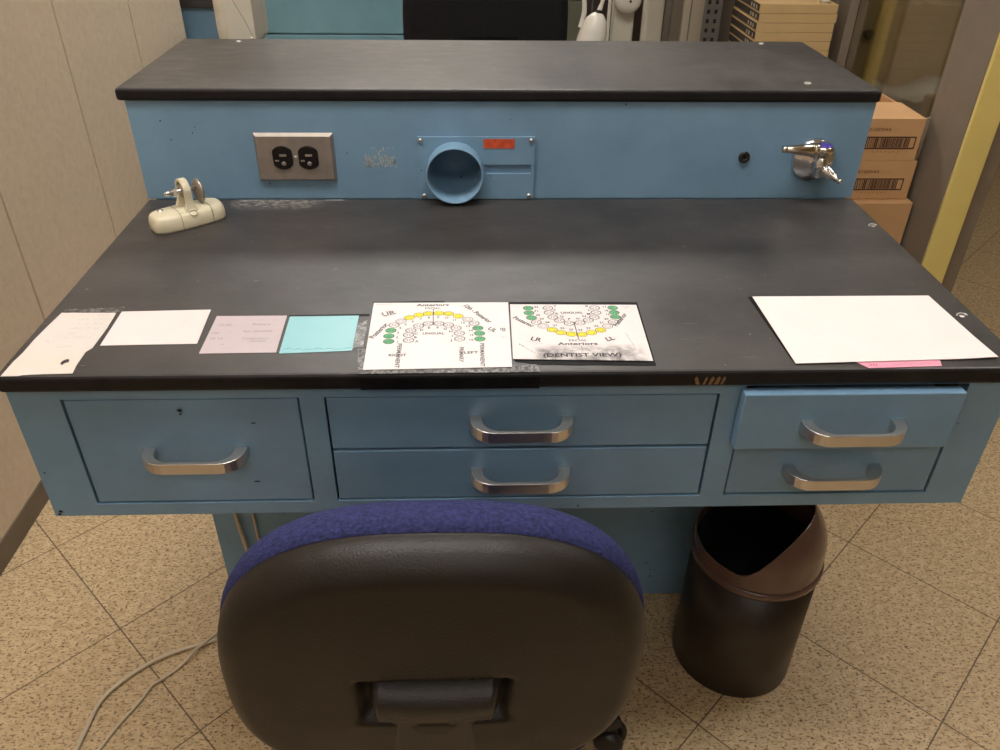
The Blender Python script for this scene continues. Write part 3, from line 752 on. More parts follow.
add_scribble(b, (-0.305, -0.3715), (-0.272, -0.370), 0.003, 0.00025, z, 0, rnd=rw)
add_text(b, '12-46 -', (-0.330, -0.3800), 0.0068, 0.02, z); add_text(b, 'Primary', (-0.291, -0.3790), 0.0066, 0.01, z)
add_text(b, '100', (-0.3385, -0.3975), 0.0062, 0.0, z); add_text(b, '-', (-0.322, -0.396), 0.006, 0.0, z); add_text(b, 'Sun (Dental)', (-0.292, -0.3940), 0.0064, 0.03, z)
add_text(b, '10 10', (-0.3340, -0.4095), 0.0064, 0.0, z); add_text(b, '-', (-0.318, -0.409), 0.006, 0.0, z); add_text(b, 'Temporary', (-0.2920, -0.4095), 0.0064, 0.0, z); add_text(b, 'Garden', (-0.288, -0.4150), 0.0062, 0.0, z)
add_stroke(b, (-0.3260, -0.4230), (-0.3225, -0.4205), 0.0012, z); add_stroke(b, (-0.3220, -0.4285), (-0.3120, -0.4280), 0.0003, z)
obj('handwriting', b, M['pale_ink'], t, 'faint pencil handwriting')
t = plain_note('square aqua blue note with a crinkled lower edge, left of the tooth chart', [(-0.2626, -0.3614), (-0.1839, -0.3602), (-0.1829, -0.4358), (-0.2598, -0.4406)], M['p_aqua'],
               lift=lambda x, y: 0.0, n=1)
b = B(); z = ZP + 0.0006
for k in range(7):
    y0 = -0.430 - 0.0012 * (k % 3); x = -0.258 + k * 0.0105
    add_tube(b, [(x, y0 - 0.003, z - 0.0006), (x + 0.006, y0, z - 0.0002), (x + 0.013, y0 - 0.0012 * (k % 2), z - 0.0006)], 0.0006, 5, n=4)
obj('crinkle', b, M['p_aqua'], t, 'raised creases of the film')
b = B(); add_scribble(b, (-0.195, -0.368), (-0.187, -0.368), 0.004, 0.0003, z, rnd=rw); add_scribble(b, (-0.259, -0.3635), (-0.225, -0.3632), 0.0012, 0.0003, z, rnd=rw)
obj('handwriting', b, mat('aqua_pencil', (0.10, 0.30, 0.33), 0.6), t)
b = B(); add_sheet(b, [(-0.2640, -0.3575), (-0.172, -0.3555), (-0.172, -0.3610), (-0.2640, -0.3620)], T + 0.00005, 0.0001)
obj('backing', b, M['backing'], t, 'black tape along the top edge')
b = B(); add_sheet(b, jig([(-0.1840, -0.3800), (-0.1730, -0.3700), (-0.1715, -0.4280), (-0.1838, -0.4300)], 5, 0.0008), T + 0.0001, 0.0002)
obj('tape_residue', b, M['film'], t, 'scuffed clear tape')

# tooth charts
def tooth(b, c, r, molar, fill, ang=0.0):
    zz = ZP + 0.0016
    add_ring_flat(b, c, r * 1.12, r * 0.98, 0.00075, zz, 1, 20, fill, ang)
    if molar:
        for s in (-1, 1):
            add_ring_flat(b, (c[0] + s * r * 0.58, c[1]), r * 0.46, r * 0.50, 0.0006, zz + 0.00005, 1, 12)
    else: add_ring_flat(b, c, r * 0.66, r * 0.5, 0.00045, zz + 0.00005, 1, 14)
T1 = [(-0.1449, -0.4196), (-0.1456, -0.4082), (-0.1443, -0.3962), (-0.1416, -0.3846), (-0.1344, -0.3758), (-0.1254, -0.3679), (-0.1148, -0.3617), (-0.1042, -0.3585), (-0.0918, -0.358), (-0.0807, -0.3592), (-0.0695, -0.3649), (-0.0584, -0.3724), (-0.0512, -0.3816), (-0.0471, -0.3923), (-0.0454, -0.4038), (-0.0452, -0.4157)]
I1 = [(-0.1233, -0.4176), (-0.124, -0.4061), (-0.122, -0.3965), (-0.1139, -0.3868), (-0.1033, -0.3816), (-0.0911, -0.3817), (-0.0802, -0.3848), (-0.0716, -0.392), (-0.0679, -0.4035), (-0.0673, -0.4151)]
T2 = [(0.1121, -0.3477), (0.1123, -0.3588), (0.1119, -0.3692), (0.1077, -0.3809), (0.0999, -0.3901), (0.0909, -0.3985), (0.0799, -0.4039), (0.0686, -0.4079), (0.057, -0.407), (0.0458, -0.4034), (0.0364, -0.397), (0.0268, -0.3887), (0.0196, -0.38), (0.0148, -0.3698), (0.0127, -0.3586), (0.0125, -0.3472)]
I2 = [(0.0909, -0.3475), (0.0909, -0.3589), (0.0874, -0.37), (0.0798, -0.3761), (0.0695, -0.3822), (0.0569, -0.3831), (0.0465, -0.3764), (0.0395, -0.369), (0.0361, -0.3581), (0.0357, -0.3475)]
INKS = [M['ink'], M['grey_ink'], M['yellow'], M['green']]
def towards(p, c, d):
    v = Vector((c[0] - p[0], c[1] - p[1])); v.normalize(); return (p[0] + v.x * d, p[1] + v.y * d)
def chart(label, quad, paper_m, outer, inner, yellow, green, letters, nums, cc, backs, extra):
    cx = sum(p[0] for p in quad) / 4; cy = sum(p[1] for p in quad) / 4
    t = thing('tooth_chart', label, 'chart', (cx, cy, T))
    b = B(); add_sheet(b, quad, ZP + 0.0009, 0.0005); obj('paper', b, paper_m, t)
    b = B(); zz = ZP + 0.0016
    for i, p in enumerate(outer):
        f = 2 if nums[i] in yellow else 3 if nums[i] in green else None
        tooth(b, p, 0.0056, nums[i] not in range(5, 13) and nums[i] not in range(21, 29), f)
    for i, p in enumerate(inner): tooth(b, p, 0.0056, True, None)
    obj('tooth_diagram', b, INKS, t, 'drawn arch of teeth marked in yellow and green')
    b = B()
    for i, p in enumerate(outer): add_text(b, str(nums[i]), towards(p, cc, 0.0098), 0.0052, 0, zz, 0)
    for i, p in enumerate(inner): add_text(b, letters[i], towards(p, cc, 0.0095), 0.0058, 0, zz, 0)
    extra(b, zz); obj('lettering', b, INKS, t, 'printed captions and handwriting')
    for nm, pts, m, z0, lb in backs:
        b = B(); add_sheet(b, jig(pts, 6, 0.0004), z0, 0.0003); obj(nm, b, m, t, lb)
    return t
def extra1(b, z):
    add_text(b, 'Anteriors', (-0.0995, -0.3385), 0.0082, 0.01, z, 0, width=0.038)
    add_text(b, 'FACIAL', (-0.0993, -0.3465), 0.0058, 0, z, 1, width=0.018)
    add_text(b, 'LINGUAL', (-0.0967, -0.4035), 0.0062, 0, z, 0, width=0.024)
    add_text(b, 'RIGHT', (-0.1334, -0.4478), 0.0066, 0, z, 0, width=0.019)
    add_text(b, 'LEFT', (-0.0550, -0.4435), 0.0066, 0.03, z, 0, width=0.015)
    add_text(b, 'PERMANENT', (-0.1325, -0.4480), 0.0066, -PI / 2, z, 1, width=0.048)
    add_text(b, 'PRIMARY', (-0.0655, -0.4470), 0.0066, -PI / 2, z, 1, width=0.030)
    add_text(b, 'PERMANENT', (-0.0432, -0.4475), 0.0066, -PI / 2, z, 1, width=0.046)
    add_stroke(b, (-0.0987, -0.3477), (-0.0975, -0.3850), 0.0009, z + 0.0001, 0)
    add_text(b, 'UR', (-0.1500, -0.3580), 0.012, 0.35, z, 1); add_stroke(b, (-0.156, -0.3655), (-0.141, -0.357), 0.0003, z, 1)
    add_ring_flat(b, (-0.150, -0.358), 0.0095, 0.0062, 0.0003, z, 1, ang=0.35)
    add_text(b, 'Posterior', (-0.1575, -0.397), 0.0092, 1.15, z, 0, width=0.034)
    add_text(b, '12th - Posterior', (-0.0475, -0.3590), 0.0088, -0.95, z, 0, width=0.050)
    add_text(b, 'UL', (-0.0310, -0.3960), 0.0092, -0.75, z, 0); add_stroke(b, (-0.036, -0.402), (-0.028, -0.392), 0.0004, z, 1)
    add_text(b, 'EP', (-0.0195, -0.396), 0.0078, -PI / 2, z, 1)
    for x, y in ((-0.0195, -0.381), (-0.019, -0.411), (-0.0195, -0.413)): add_stroke(b, (x - 0.003, y), (x + 0.003, y), 0.0003, z, 1)
    add_stroke(b, (-0.1665, -0.336), (-0.148, -0.3355), 0.0003, z, 1); add_stroke(b, (-0.1665, -0.3375), (-0.15, -0.338), 0.0002, z, 1)
def extra2(b, z):
    add_text(b, 'LINGUAL', (0.0625, -0.3590), 0.0062, 0, z, 0, width=0.026)
    add_text(b, 'FACIAL', (0.0626, -0.4205), 0.0058, 0, z, 1, width=0.020)
    add_text(b, 'Anteriors', (0.0619, -0.4275), 0.0080, 0, z, 0, width=0.044)
    add_text(b, '(DENTIST VIEW)', (0.0640, -0.4508), 0.0100, -0.0, z + 0.0002, 0, width=0.084)
    add_text(b, 'Posterior', (0.0050, -0.3790), 0.0088, -0.80, z, 0, width=0.030)
    add_text(b, 'Posterior', (0.1165, -0.3760), 0.0088, 1.05, z, 0, width=0.032)
    add_text(b, 'LR', (0.0165, -0.4175), 0.0110, -0.35, z, 0); add_stroke(b, (0.006, -0.421), (0.024, -0.427), 0.0003, z, 1)
    add_text(b, 'LL', (0.0985, -0.4175), 0.0105, 0.35, z, 0); add_stroke(b, (0.092, -0.416), (0.107, -0.414), 0.0003, z, 1); add_stroke(b, (0.094, -0.424), (0.106, -0.418), 0.0003, z, 1)
    add_stroke(b, (0.0627, -0.3806), (0.0637, -0.4180), 0.0010, z + 0.0001, 0); add_stroke(b, (0.0649, -0.4314), (0.0655, -0.4412), 0.0005, z, 0)
    for p, q in (((0.030, -0.441), (0.040, -0.4385)), ((0.040, -0.4385), (0.055, -0.4415)), ((0.055, -0.4415), (0.072, -0.437)), ((0.085, -0.443), (0.10, -0.439)), ((0.10, -0.439), (0.117, -0.443)), ((-0.003, -0.426), (0.012, -0.444)), ((0.012, -0.444), (0.030, -0.4545)), ((0.118, -0.405), (0.124, -0.44))):
        add_stroke(b, p, q, 0.0004, z, 1)
    add_scribble(b, (-0.004, -0.430), (0.004, -0.434), 0.004, 0.0005, z, 0, rnd=rw); add_stroke(b, (0.122, -0.345), (0.133, -0.345), 0.0003, z, 1); add_stroke(b, (0.126, -0.350), (0.130, -0.3465), 0.0004, z, 1)
chart('white upper tooth chart lettered RIGHT and LEFT, lying on scuffed black backing', [(-0.1694, -0.3319), (-0.0106, -0.3326), (-0.0123, -0.4716), (-0.167, -0.4748)], M['p_chart'], T1, I1,
      (6, 7, 8, 9, 10, 11), (1, 2, 3, 14, 15, 16), 'ABCDEFGHIJ', list(range(1, 17)), (-0.097, -0.425),
      [('backing', [(-0.1712, -0.3270), (-0.0860, -0.3262), (-0.0860, -0.3330), (-0.1700, -0.3340)], M['backing'], T + 0.00005, 'black tape along the top edge'),
       ('scuffed_tape', [(-0.1775, -0.4320), (-0.1640, -0.4320), (-0.1640, -0.4700), (0.0150, -0.4660), (0.0162, -0.4800), (-0.1715, -0.4808)], M['backing_worn'], T + 0.0004, 'scuffed grey tape around the lower edge')], extra1)
chart('white lower tooth chart lettered DENTIST VIEW, smudged along its lower edge', [(-0.0085, -0.3375), (0.1413, -0.3406), (0.138, -0.4625), (-0.0105, -0.4563)], M['p_chart2'], T2, I2,
      (22, 23, 24, 25, 26, 27), (17, 18, 19, 30, 31, 32), 'KLMNOPQRST', list(range(17, 33)), (0.0625, -0.335),
      [('backing', [(-0.0095, -0.3290), (0.1440, -0.3320), (0.1400, -0.4700), (0.0175, -0.4665), (-0.0085, -0.4600)], M['backing'], T + 0.00005, 'black backing board')], extra2)
# tape that folds over the front edge below the upper chart
b = B(); add_box(b, -0.170, 0.0165, -0.4826, -0.4822, T - 0.0185, T - 0.004)
o = obj('edge_tape', b, M['backing'], top, 'black tape folded over the front edge')
# blank sheets at the right
def sheet_thing(name, label, pts, m, z, lift=None, n=6, cat='paper'):
    b = B(); add_sheet(b, jig(pts, n, 0), z, 0.0005, lift=lift); o = obj(name, b, m); tag(o, label, cat); return o
sheet_thing('paper_sheet', 'large blank white sheet lying at the right end of the worktop', [(0.2861, -0.3226), (0.5037, -0.3227), (0.5116, -0.4630), (0.2885, -0.4707)], M['p_white'], ZP + 0.0014, lambda x, y: 0.0014 * max(0, (x - 0.48) / 0.03) * max(0, (-0.42 - y) / 0.05))
sheet_thing('paper_slip', 'small rose pink slip peeping out below the large blank sheet', [(0.3492, -0.4600), (0.4500, -0.4560), (0.4440, -0.4762), (0.3640, -0.4790)], M['p_rose'], ZP + 0.0002)
b = B(); add_text(b, '111', (0.3715, -0.4735), 0.0062, -0.02, ZP + 0.0009); add_scribble(b, (0.392, -0.4740), (0.436, -0.4725), 0.0022, 0.0003, ZP + 0.0009, rnd=rw)
obj('handwriting', b, mat('rose_pencil', (0.45, 0.10, 0.18), 0.6), bpy.data.objects['paper_slip'])
b = B(); add_sheet(b, [(0.2815, -0.3205), (0.5030, -0.3200), (0.5030, -0.3300), (0.2950, -0.3300), (0.2990, -0.4600), (0.2880, -0.4640)], T + 0.0001, 0.0004)
o = obj('backing_sheet', b, M['backing']); tag(o, 'black backing showing along the upper left edge of the large blank sheet', 'backing')

# ------------------------------------------------------------------ office chairs
def superell(a, bb, n, k, N):
    th = 2 * PI * k / N; c, s = math.cos(th), math.sin(th); e = 2 / n
    return a * math.copysign(abs(c) ** e, c), bb * math.copysign(abs(s) ** e, s)
def make_chair(cx, y0, zc, tilt, a, bb, n, face, yaw, label, shell_m, cushion_m, seat_z, seat_y, base_y, low=1.0, lean=0.0, group=None):
    """backrest seen from its rear; face=+1 looks towards +Y"""
    t = thing('office_chair', label, 'chair', (cx, base_y, 0), group)
    up = Vector((0, -math.sin(tilt), math.cos(tilt))); nr = Vector((0, -math.cos(tilt), -math.sin(tilt))); rt = Vector((1, 0, 0))
    P0 = Vector((cx, y0, zc))
    def P(u, v, d): return P0 + rt * (u + lean * v) + up * v + nr * d          # d: towards the rear
    def s01(x): x = max(0, min(1, x)); return x * x * (3 - 2 * x)
    N = 160; K = 56
    def outline(k, sc):
        lo = math.sin(2 * PI * k / N) < 0
        return superell(a * sc, (bb if not lo else bb * low) * sc, n if not lo else n - 0.25, k, N)
    def disc(b, dep, sc=1.0):
        rings = []
        for i in range(K + 1):
            f = 1 - (1 - i / K) ** 1.6 if i < K else 1.0
            ring = []
            if i == 0: ring = [b.verts.new(P(0, 0, dep(0, 0, 0)))]
            else:
                for k in range(N):
                    u, v = outline(k, sc); u *= f; v *= f; ring.append(b.verts.new(P(u, v, dep(u, v, f))))
            rings.append(ring)
        for p, q in zip(rings, rings[1:]):
            for k in range(N):
                k2 = (k + 1) % N
                if len(p) == 1: b.faces.new((p[0], q[k], q[k2]))
                else: b.faces.new((p[k], q[k], q[k2], p[k2]))
        return rings[-1]
    # pocket for the support bar
    pu0, pu1, pv0, pv1 = -0.064, 0.068, -0.022, 0.044
    def pocket(u, v):
        du = s01((u - pu0 + 0.006) / 0.012) * s01((pu1 - u + 0.006) / 0.012)
        dv = s01((v - pv0 + 0.006) / 0.012) * s01((pv1 - v + 0.006) / 0.012)
        return du * dv
    def rear(u, v, f):
        e = 1 - f; k = min(1, e / 0.13)
        lip = 0.030 * math.sqrt(max(0, 1 - (1 - k) ** 2))
        return lip + 0.012 * (1 - f * f) - 0.016 * pocket(u, v)
    b = B(); outer = disc(b, rear)
    inner = []
    for k in range(N):
        u, v = outline(k, 0.995); inner.append(b.verts.new(P(u, v, -0.006)))
    for k in range(N): b.faces.new((outer[k], inner[k], inner[(k + 1) % N], outer[(k + 1) % N]))
    b.faces.new(inner)
    bk = obj('backrest', b, shell_m, t, 'moulded black plastic back shell', smooth=True)
    b = B()
    def front(u, v, f):
        e = 1 - f; k = min(1, e / 0.16); return -0.016 - 0.036 * math.sqrt(max(0, 1 - (1 - k) ** 2)) - 0.004 * (1 - f * f)
    o2 = disc(b, front, 1.012)
    inner = []
    for k in range(N):
        u, v = outline(k, 1.0); inner.append(b.verts.new(P(u, v, -0.003)))
    for k in range(N): b.faces.new((o2[k], inner[k], inner[(k + 1) % N], o2[(k + 1) % N]))
    b.faces.new(inner)
    obj('back_cushion', b, cushion_m, t, 'upholstered back cushion', smooth=True)
    # clip and support bar
    b = B(); NU = 14; prof = [(0.041, 0.008), (0.039, 0.024), (0.034, 0.036), (0.027, 0.043), (0.020, 0.0445), (0.0035, 0.0445), (0.0010, 0.040), (0.0010, 0.012)]
    rows_ = []
    for i in range(NU + 1):
        u = -0.056 + 0.118 * i / NU; q = ((u - 0.003) / 0.059); endk = 1 - max(0, abs(q) - 0.88) / 0.12 * 0.5; bow = 0.006 * (q * q - 0.4)
        rows_.append([b.verts.new(P(u, 0.015 + (v - 0.015) * (0.9 + 0.1 * endk) + bow, 0.010 + d * endk)) for v, d in prof])
    for p, q in zip(rows_, rows_[1:]):
        for k in range(len(prof) - 1): b.faces.new((p[k], q[k], q[k + 1], p[k + 1]))
        b.faces.new((p[-1], q[-1], q[0], p[0]))
    b.faces.new(rows_[0]); b.faces.new(list(reversed(rows_[-1])))
    obj('bar_clip', b, M['black_plastic'], t, 'glossy clip over the support bar', bevel=0.002, smooth=True)
    b = B(); w0 = 0.039
    path = [P(0.002, 0.0, 0.036), P(0.002, -0.12, 0.038), P(0.002, -0.19, 0.044)]
    zb_ = seat_z - 0.075
    path += [Vector((cx + 0.002, path[-1].y + 0.012, zb_ + 0.03)), Vector((cx + 0.002, path[-1].y + 0.05, zb_)), Vector((cx + 0.002, base_y - 0.02, zb_))]
    Q = smooth_path(path, 6); rows_ = []
    for i, p in enumerate(Q):
        d = (Q[min(i + 1, len(Q) - 1)] - Q[max(i - 1, 0)]).normalized(); nn = d.cross(rt).normalized()
        rows_.append([b.verts.new(p + rt * w0 * sx + nn * th) for sx, th in ((-1, 0.003), (-0.82, 0.006), (-0.3, 0.0045), (0.3, 0.0045), (0.82, 0.006), (1, 0.003), (1, -0.004), (-1, -0.004))])
    for p, q in zip(rows_, rows_[1:]):
        for k in range(8): b.faces.new((p[k], p[(k + 1) % 8], q[(k + 1) % 8], q[k]))
    b.faces.new(rows_[0]); b.faces.new(list(reversed(rows_[-1])))
    obj('support_bar', b, M['black_plastic'], t)
    # seat
    b = B(); NS = 64
    def srow(z, k): return [b.verts.new((cx + superell(0.215 * k, 0.205 * k, 3.0, i, NS)[0], seat_y + superell(0.215 * k, 0.205 * k, 3.0, i, NS)[1], z)) for i in range(NS)]
    rr = [srow(seat_z - 0.055, 0.93), srow(seat_z - 0.045, 0.985), srow(seat_z - 0.02, 1.0), srow(seat_z - 0.006, 0.96), srow(seat_z, 0.86), srow(seat_z - 0.004, 0.5)]
    for p, q in zip(rr, rr[1:]):
        for k in range(NS): b.faces.new((p[k], p[(k + 1) % NS], q[(k + 1) % NS], q[k]))
    b.faces.new(rr[-1]); b.faces.new(list(reversed(rr[0])))
    obj('seat', b, cushion_m, t, smooth=True)
    b = B(); add_box(b, cx - 0.09, cx + 0.09, base_y - 0.11, base_y + 0.11, seat_z - 0.088, seat_z - 0.055, 0, 0.006)
    obj('tilt_box', b, M['black_plastic'], t)
    b = B(); add_lathe(b, (cx, base_y, 0.075), (0, 0, 1), [(0, 0.03), (0.03, 0.032), (0.12, 0.026), (0.121, 0.014), (seat_z - 0.088 - 0.076, 0.014)], 24)
    obj('gas_column', b, M['black_plastic'], t)
    for k in range(5):
        a_ = math.radians(yaw + 72 * k); dx, dy = math.cos(a_), math.sin(a_); Rr = 0.268
        b = B(); sx_, sy_ = -dy, dx
        secs = [(0.025, 0.024, 0.075, 0.112), (0.12, 0.021, 0.072, 0.102), (0.22, 0.017, 0.066, 0.088), (Rr + 0.012, 0.014, 0.062, 0.078)]
        rows_ = [[b.verts.new((cx + dx * r + sx_ * s * w, base_y + dy * r + sy_ * s * w, z)) for s, z in ((-1, zl), (1, zl), (0.8, zh), (-0.8, zh))] for r, w, zl, zh in secs]
        for p, q in zip(rows_, rows_[1:]):
            for i in range(4): b.faces.new((p[i], p[(i + 1) % 4], q[(i + 1) % 4], q[i]))
        b.faces.new(rows_[0]); b.faces.new(list(reversed(rows_[-1])))
        leg = obj('leg', b, M['black_plastic'], t, bevel=0.003)
        b = B(); wx, wy = cx + dx * Rr, base_y + dy * Rr; ca = a_ + 0.9; ex, ey = math.cos(ca), math.sin(ca)
        for s in (-1, 1):
            add_lathe(b, (wx + ex * 0.006 * s, wy + ey * 0.006 * s, 0.0255), (ex * s, ey * s, 0), [(0, 0.025), (0.010, 0.025), (0.016, 0.021), (0.018, 0.012), (0.018, 0)], 28)
        add_cyl(b, (wx, wy, 0.0255), (wx, wy, 0.070), 0.0065)
        add_box(b, wx - 0.010, wx + 0.010, wy - 0.010, wy + 0.010, 0.044, 0.056, 0, 0.003)
        obj('caster', b, M['black_plastic'], leg, bevel=0.001)
    return t
make_chair(-0.0930, -0.6955, T - 0.1905, 0.10, 0.193, 0.1955, 2.75, 1, 14, 'blue upholstered office chair with a black plastic back, pushed up to the bench', M['shell'], M['fabric'], 0.40, -0.47, -0.48, 0.85, 0.035)
make_chair(-0.0140, 0.885, T + 0.015, 0.04, 0.196, 0.235, 4.2, 1, 40, 'all black fabric office chair standing behind the raised shelf', M['dark_fabric'], M['dark_fabric'], 0.47, 1.14, 1.14)

# ------------------------------------------------------------------ waste bin
cx, cy = 0.420, -0.233
t = thing('waste_bin', 'brown plastic bin with a domed open lid under the right drawers', 'bin', (cx, cy, 0))
ZR = 0.268; RB, RT = 0.1050, 0.1040
b = B()
add_lathe(b, (cx, cy, 0), (0, 0, 1), [(0.0, 0), (0.0, RB - 0.004), (0.004, RB), (ZR, RT), (ZR, RT - 0.003), (0.006, RB - 0.004), (0.006, 0)], 72)
obj('bin_body', b, M['brown_plastic'], t)
b = B()
add_lathe(b, (cx, cy, ZR - 0.012), (0, 0, 1), [(0, RT + 0.0005), (0, RT + 0.0030), (0.004, RT + 0.0042), (0.010, RT + 0.0042), (0.014, RT + 0.0022), (0.014, RT - 0.003)], 72, cap=False)
obj('lid_rim', b, M['lid_brown'], t)
# dome with an S-shaped opening cut into its left side
od = Vector((-0.82, 0.57, 0)).normalized()                    # the opening faces this way
RD = RT + 0.0005; HD = 0.125; b = B(); NP, NT = 120, 40; z0 = ZR + 0.001
def dome(ph, t_):                                            # t_ 0 rim .. 1 apex
    a_ = t_ * PI / 2; r = RD * math.cos(a_) ** 0.82; z = z0 + 0.022 * min(1, t_ * 6) + (HD - 0.022) * math.sin(a_)
    return Vector((cx + r * math.cos(ph), cy + r * math.sin(ph), z))
def zcut(p):
    s = (Vector((p.x - cx, p.y - cy, 0))).dot(od) / RD       # 1 = at the opening side, -1 = far side
    k = (0.02 - s) / 0.80; k = max(0, min(1, k)); k = k * k * (3 - 2 * k)
    return z0 + 0.024 + 0.083 * k
cols = []
for i in range(NP):
    ph = 2 * PI * i / NP; tm = 1.0
    for k in range(401):
        p = dome(ph, k / 400)
        if p.z > zcut(p): tm = k / 400; break
    cols.append([dome(ph, tm * k / NT) for k in range(NT + 1)])
vo = [[b.verts.new(p) for p in c] for c in cols]
C3 = Vector((cx, cy, z0 + 0.02))
vi = [[b.verts.new(p + (C3 - p).normalized() * 0.0022) for p in c] for c in cols]
for i in range(NP):
    j = (i + 1) % NP
    for k in range(NT):
        f = b.faces.new((vo[i][k], vo[j][k], vo[j][k + 1], vo[i][k + 1])); f.smooth = True
        f = b.faces.new((vi[i][k + 1], vi[j][k + 1], vi[j][k], vi[i][k])); f.smooth = True
    b.faces.new((vo[i][NT], vo[j][NT], vi[j][NT], vi[i][NT]))
bmesh.ops.remove_doubles(b, verts=b.verts[:], dist=0.00005)
obj('lid', b, M['lid_brown'], t, 'glossy domed lid with an open mouth')
b = B(); add_lathe(b, (cx, cy, 0), (0, 0, 1), [(ZR + 0.012, RT - 0.006), (ZR - 0.05, RT - 0.010), (ZR - 0.20, RB - 0.012), (ZR - 0.22, 0.0)], 48, cap=False)
obj('liner', b, M['bag_black'], t, 'black bin liner')

# ------------------------------------------------------------------ cables
def cable(label, pts, r, m=None, n=8):
    b = B(); add_tube(b, pts, r, 8, n=n); o = obj('cable', b, m or M['cable']); tag(o, label, 'cable'); return o
c1 = [(-0.5539, -0.2002), (-0.5954, -0.2146), (-0.6412, -0.2412), (-0.6804, -0.2813), (-0.7007, -0.32), (-0.7045, -0.3754), (-0.7047, -0.4121), (-0.70, -0.62)]
cable('thick ivory cable curving across the floor left of the blue chair', [(-0.490, -0.106, T - 0.205), (-0.489, -0.106, 0.45), (-0.480, -0.107, 0.25), (-0.468, -0.112, 0.08), (-0.475, -0.13, 0.012), (-0.505, -0.175, 0.0045)] + [(x, y, 0.0045) for x, y in c1], 0.0036)
c2 = [(-0.5502, -0.2003), (-0.5637, -0.2175), (-0.5854, -0.2489), (-0.6081, -0.2731), (-0.6229, -0.2868), (-0.6334, -0.3179), (-0.653, -0.3587), (-0.6678, -0.3993), (-0.6749, -0.4231), (-0.72, -0.60)]
cable('thin ivory cable with a kink, beside the thick one on the floor', [(-0.452, -0.105, T - 0.205), (-0.452, -0.105, 0.45), (-0.4485, -0.106, 0.20), (-0.45, -0.112, 0.05), (-0.49, -0.135, 0.008), (-0.53, -0.172, 0.0072)] + [(x, y, 0.0034 if i > 1 else 0.010) for i, (x, y) in enumerate(c2)], 0.0026, M['cable'])
cable('short white cable along the foot of the panelled wall behind the bench', [(-1.004, 0.32, 0.0035), (-0.99, 0.24, 0.02), (-0.985, 0.20, 0.0042), (-0.96, 0.168, 0.0035), (-0.93, 0.21, 0.0035), (-0.88, 0.30, 0.0035)], 0.0032, M['white_plastic'])

# ------------------------------------------------------------------ cartons at the right
def carton(label, x0, x1, y0, y1, z0, z1, opened=False, code=True, group=None, rin=0.009, frac=0.45):
    t = thing('carton', label, 'box', ((x0 + x1) / 2, (y0 + y1) / 2, z0), group); b = B(); w = 0.004
    if not opened: add_box(b, x0, x1, y0, y1, z0, z1, 0, 0.002)
    else:
        add_box(b, x0, x1, y0, y1, z0, z0 + w, 0); add_box(b, x0, x1, y0, y0 + w, z0 + w, z1, 0); add_box(b, x0, x1, y1 - w, y1, z0 + w, z1, 0)
        add_box(b, x0, x0 + w, y0 + w, y1 - w, z0 + w, z1, 0); add_box(b, x1 - w, x1, y0 + w, y1 - w, z0 + w, z1, 0)
    obj('carton_body', b, M['card'], t)
    if code:
        b = B(); r = random.Random(5); xr = x1 - rin; xl = xr - 0.113; zc_ = z0 + (z1 - z0) * frac; h = 0.0125; yy = y0 - 0.0006
        for (a0, a1, b0, b1) in ((xl, xr, zc_ + h - 0.0022, zc_ + h), (xl, xr, zc_ - h, zc_ - h + 0.0022), (xl, xl + 0.0022, zc_ - h, zc_ + h), (xr - 0.0022, xr, zc_ - h, zc_ + h)): add_box(b, a0, a1, yy, yy + 0.0004, b0, b1)
        x = xl + 0.012
        while x < xr - 0.012:
            wv = r.choice((0.0008, 0.0012, 0.0018, 0.0026)); add_box(b, x, x + wv, yy, yy + 0.0004, zc_ - h + 0.003, zc_ + h - 0.003); x += wv + r.choice((0.0009, 0.0014, 0.0022))
        obj('barcode', b, M['box_ink'], t, 'framed black barcode')
        b = B(); m_ = Matrix.Translation((xl + 0.030, yy, zc_ + 0.0265)) @ Matrix.Rotation(PI / 2, 4, 'X'); add_text(b, '20100944', None, 0.010, mtx=m_, width=0.052)
        obj('printed_number', b, M['box_ink_pale'], t, 'faded printed number'); b = B()
        for k in range(8):
            m_ = Matrix.Translation((xl + 0.022 + k * 0.0085, yy, zc_ - 0.0185)) @ Matrix.Rotation(PI / 2, 4, 'X'); add_text(b, str((k * 3 + 1) % 10), None, 0.0055, mtx=m_)
        obj('barcode_digits', b, M['box_ink_pale'], t, 'faded printed digits')
    return t
t = carton('open topped brown carton with barcode, uppermost of the stack by the window', 0.603, 0.8520, 0.402, 0.60, T - 0.0795, T + 0.0020, True)
b = B()
add_prism(b, [(0.603, 0.402, T + 0.0020), (0.852, 0.402, T + 0.0020), (0.838, 0.492, T + 0.010), (0.617, 0.492, T + 0.010)], (0, 0, 0.003))
obj('front_flap', b, M['card'], t)
b = B(); add_prism(b, [(0.8530, 0.412, T + 0.001), (0.8730, 0.425, T + 0.003), (0.8730, 0.425, T - 0.078), (0.8625, 0.412, T - 0.0795)], (0, 0.002, 0))
obj('side_flap', b, M['card_grey'], t, 'greyish flap hanging down the right side')
carton('closed brown carton with barcode, under the open topped one', 0.608, 0.8610, 0.402, 0.60, T - 0.1625, T - 0.0800, rin=0.018, frac=0.40)
t = carton('large plain brown carton standing on the floor, bottom of the stack', 0.603, 0.8680, 0.384, 0.62, 0.0, T - 0.1630, code=False)
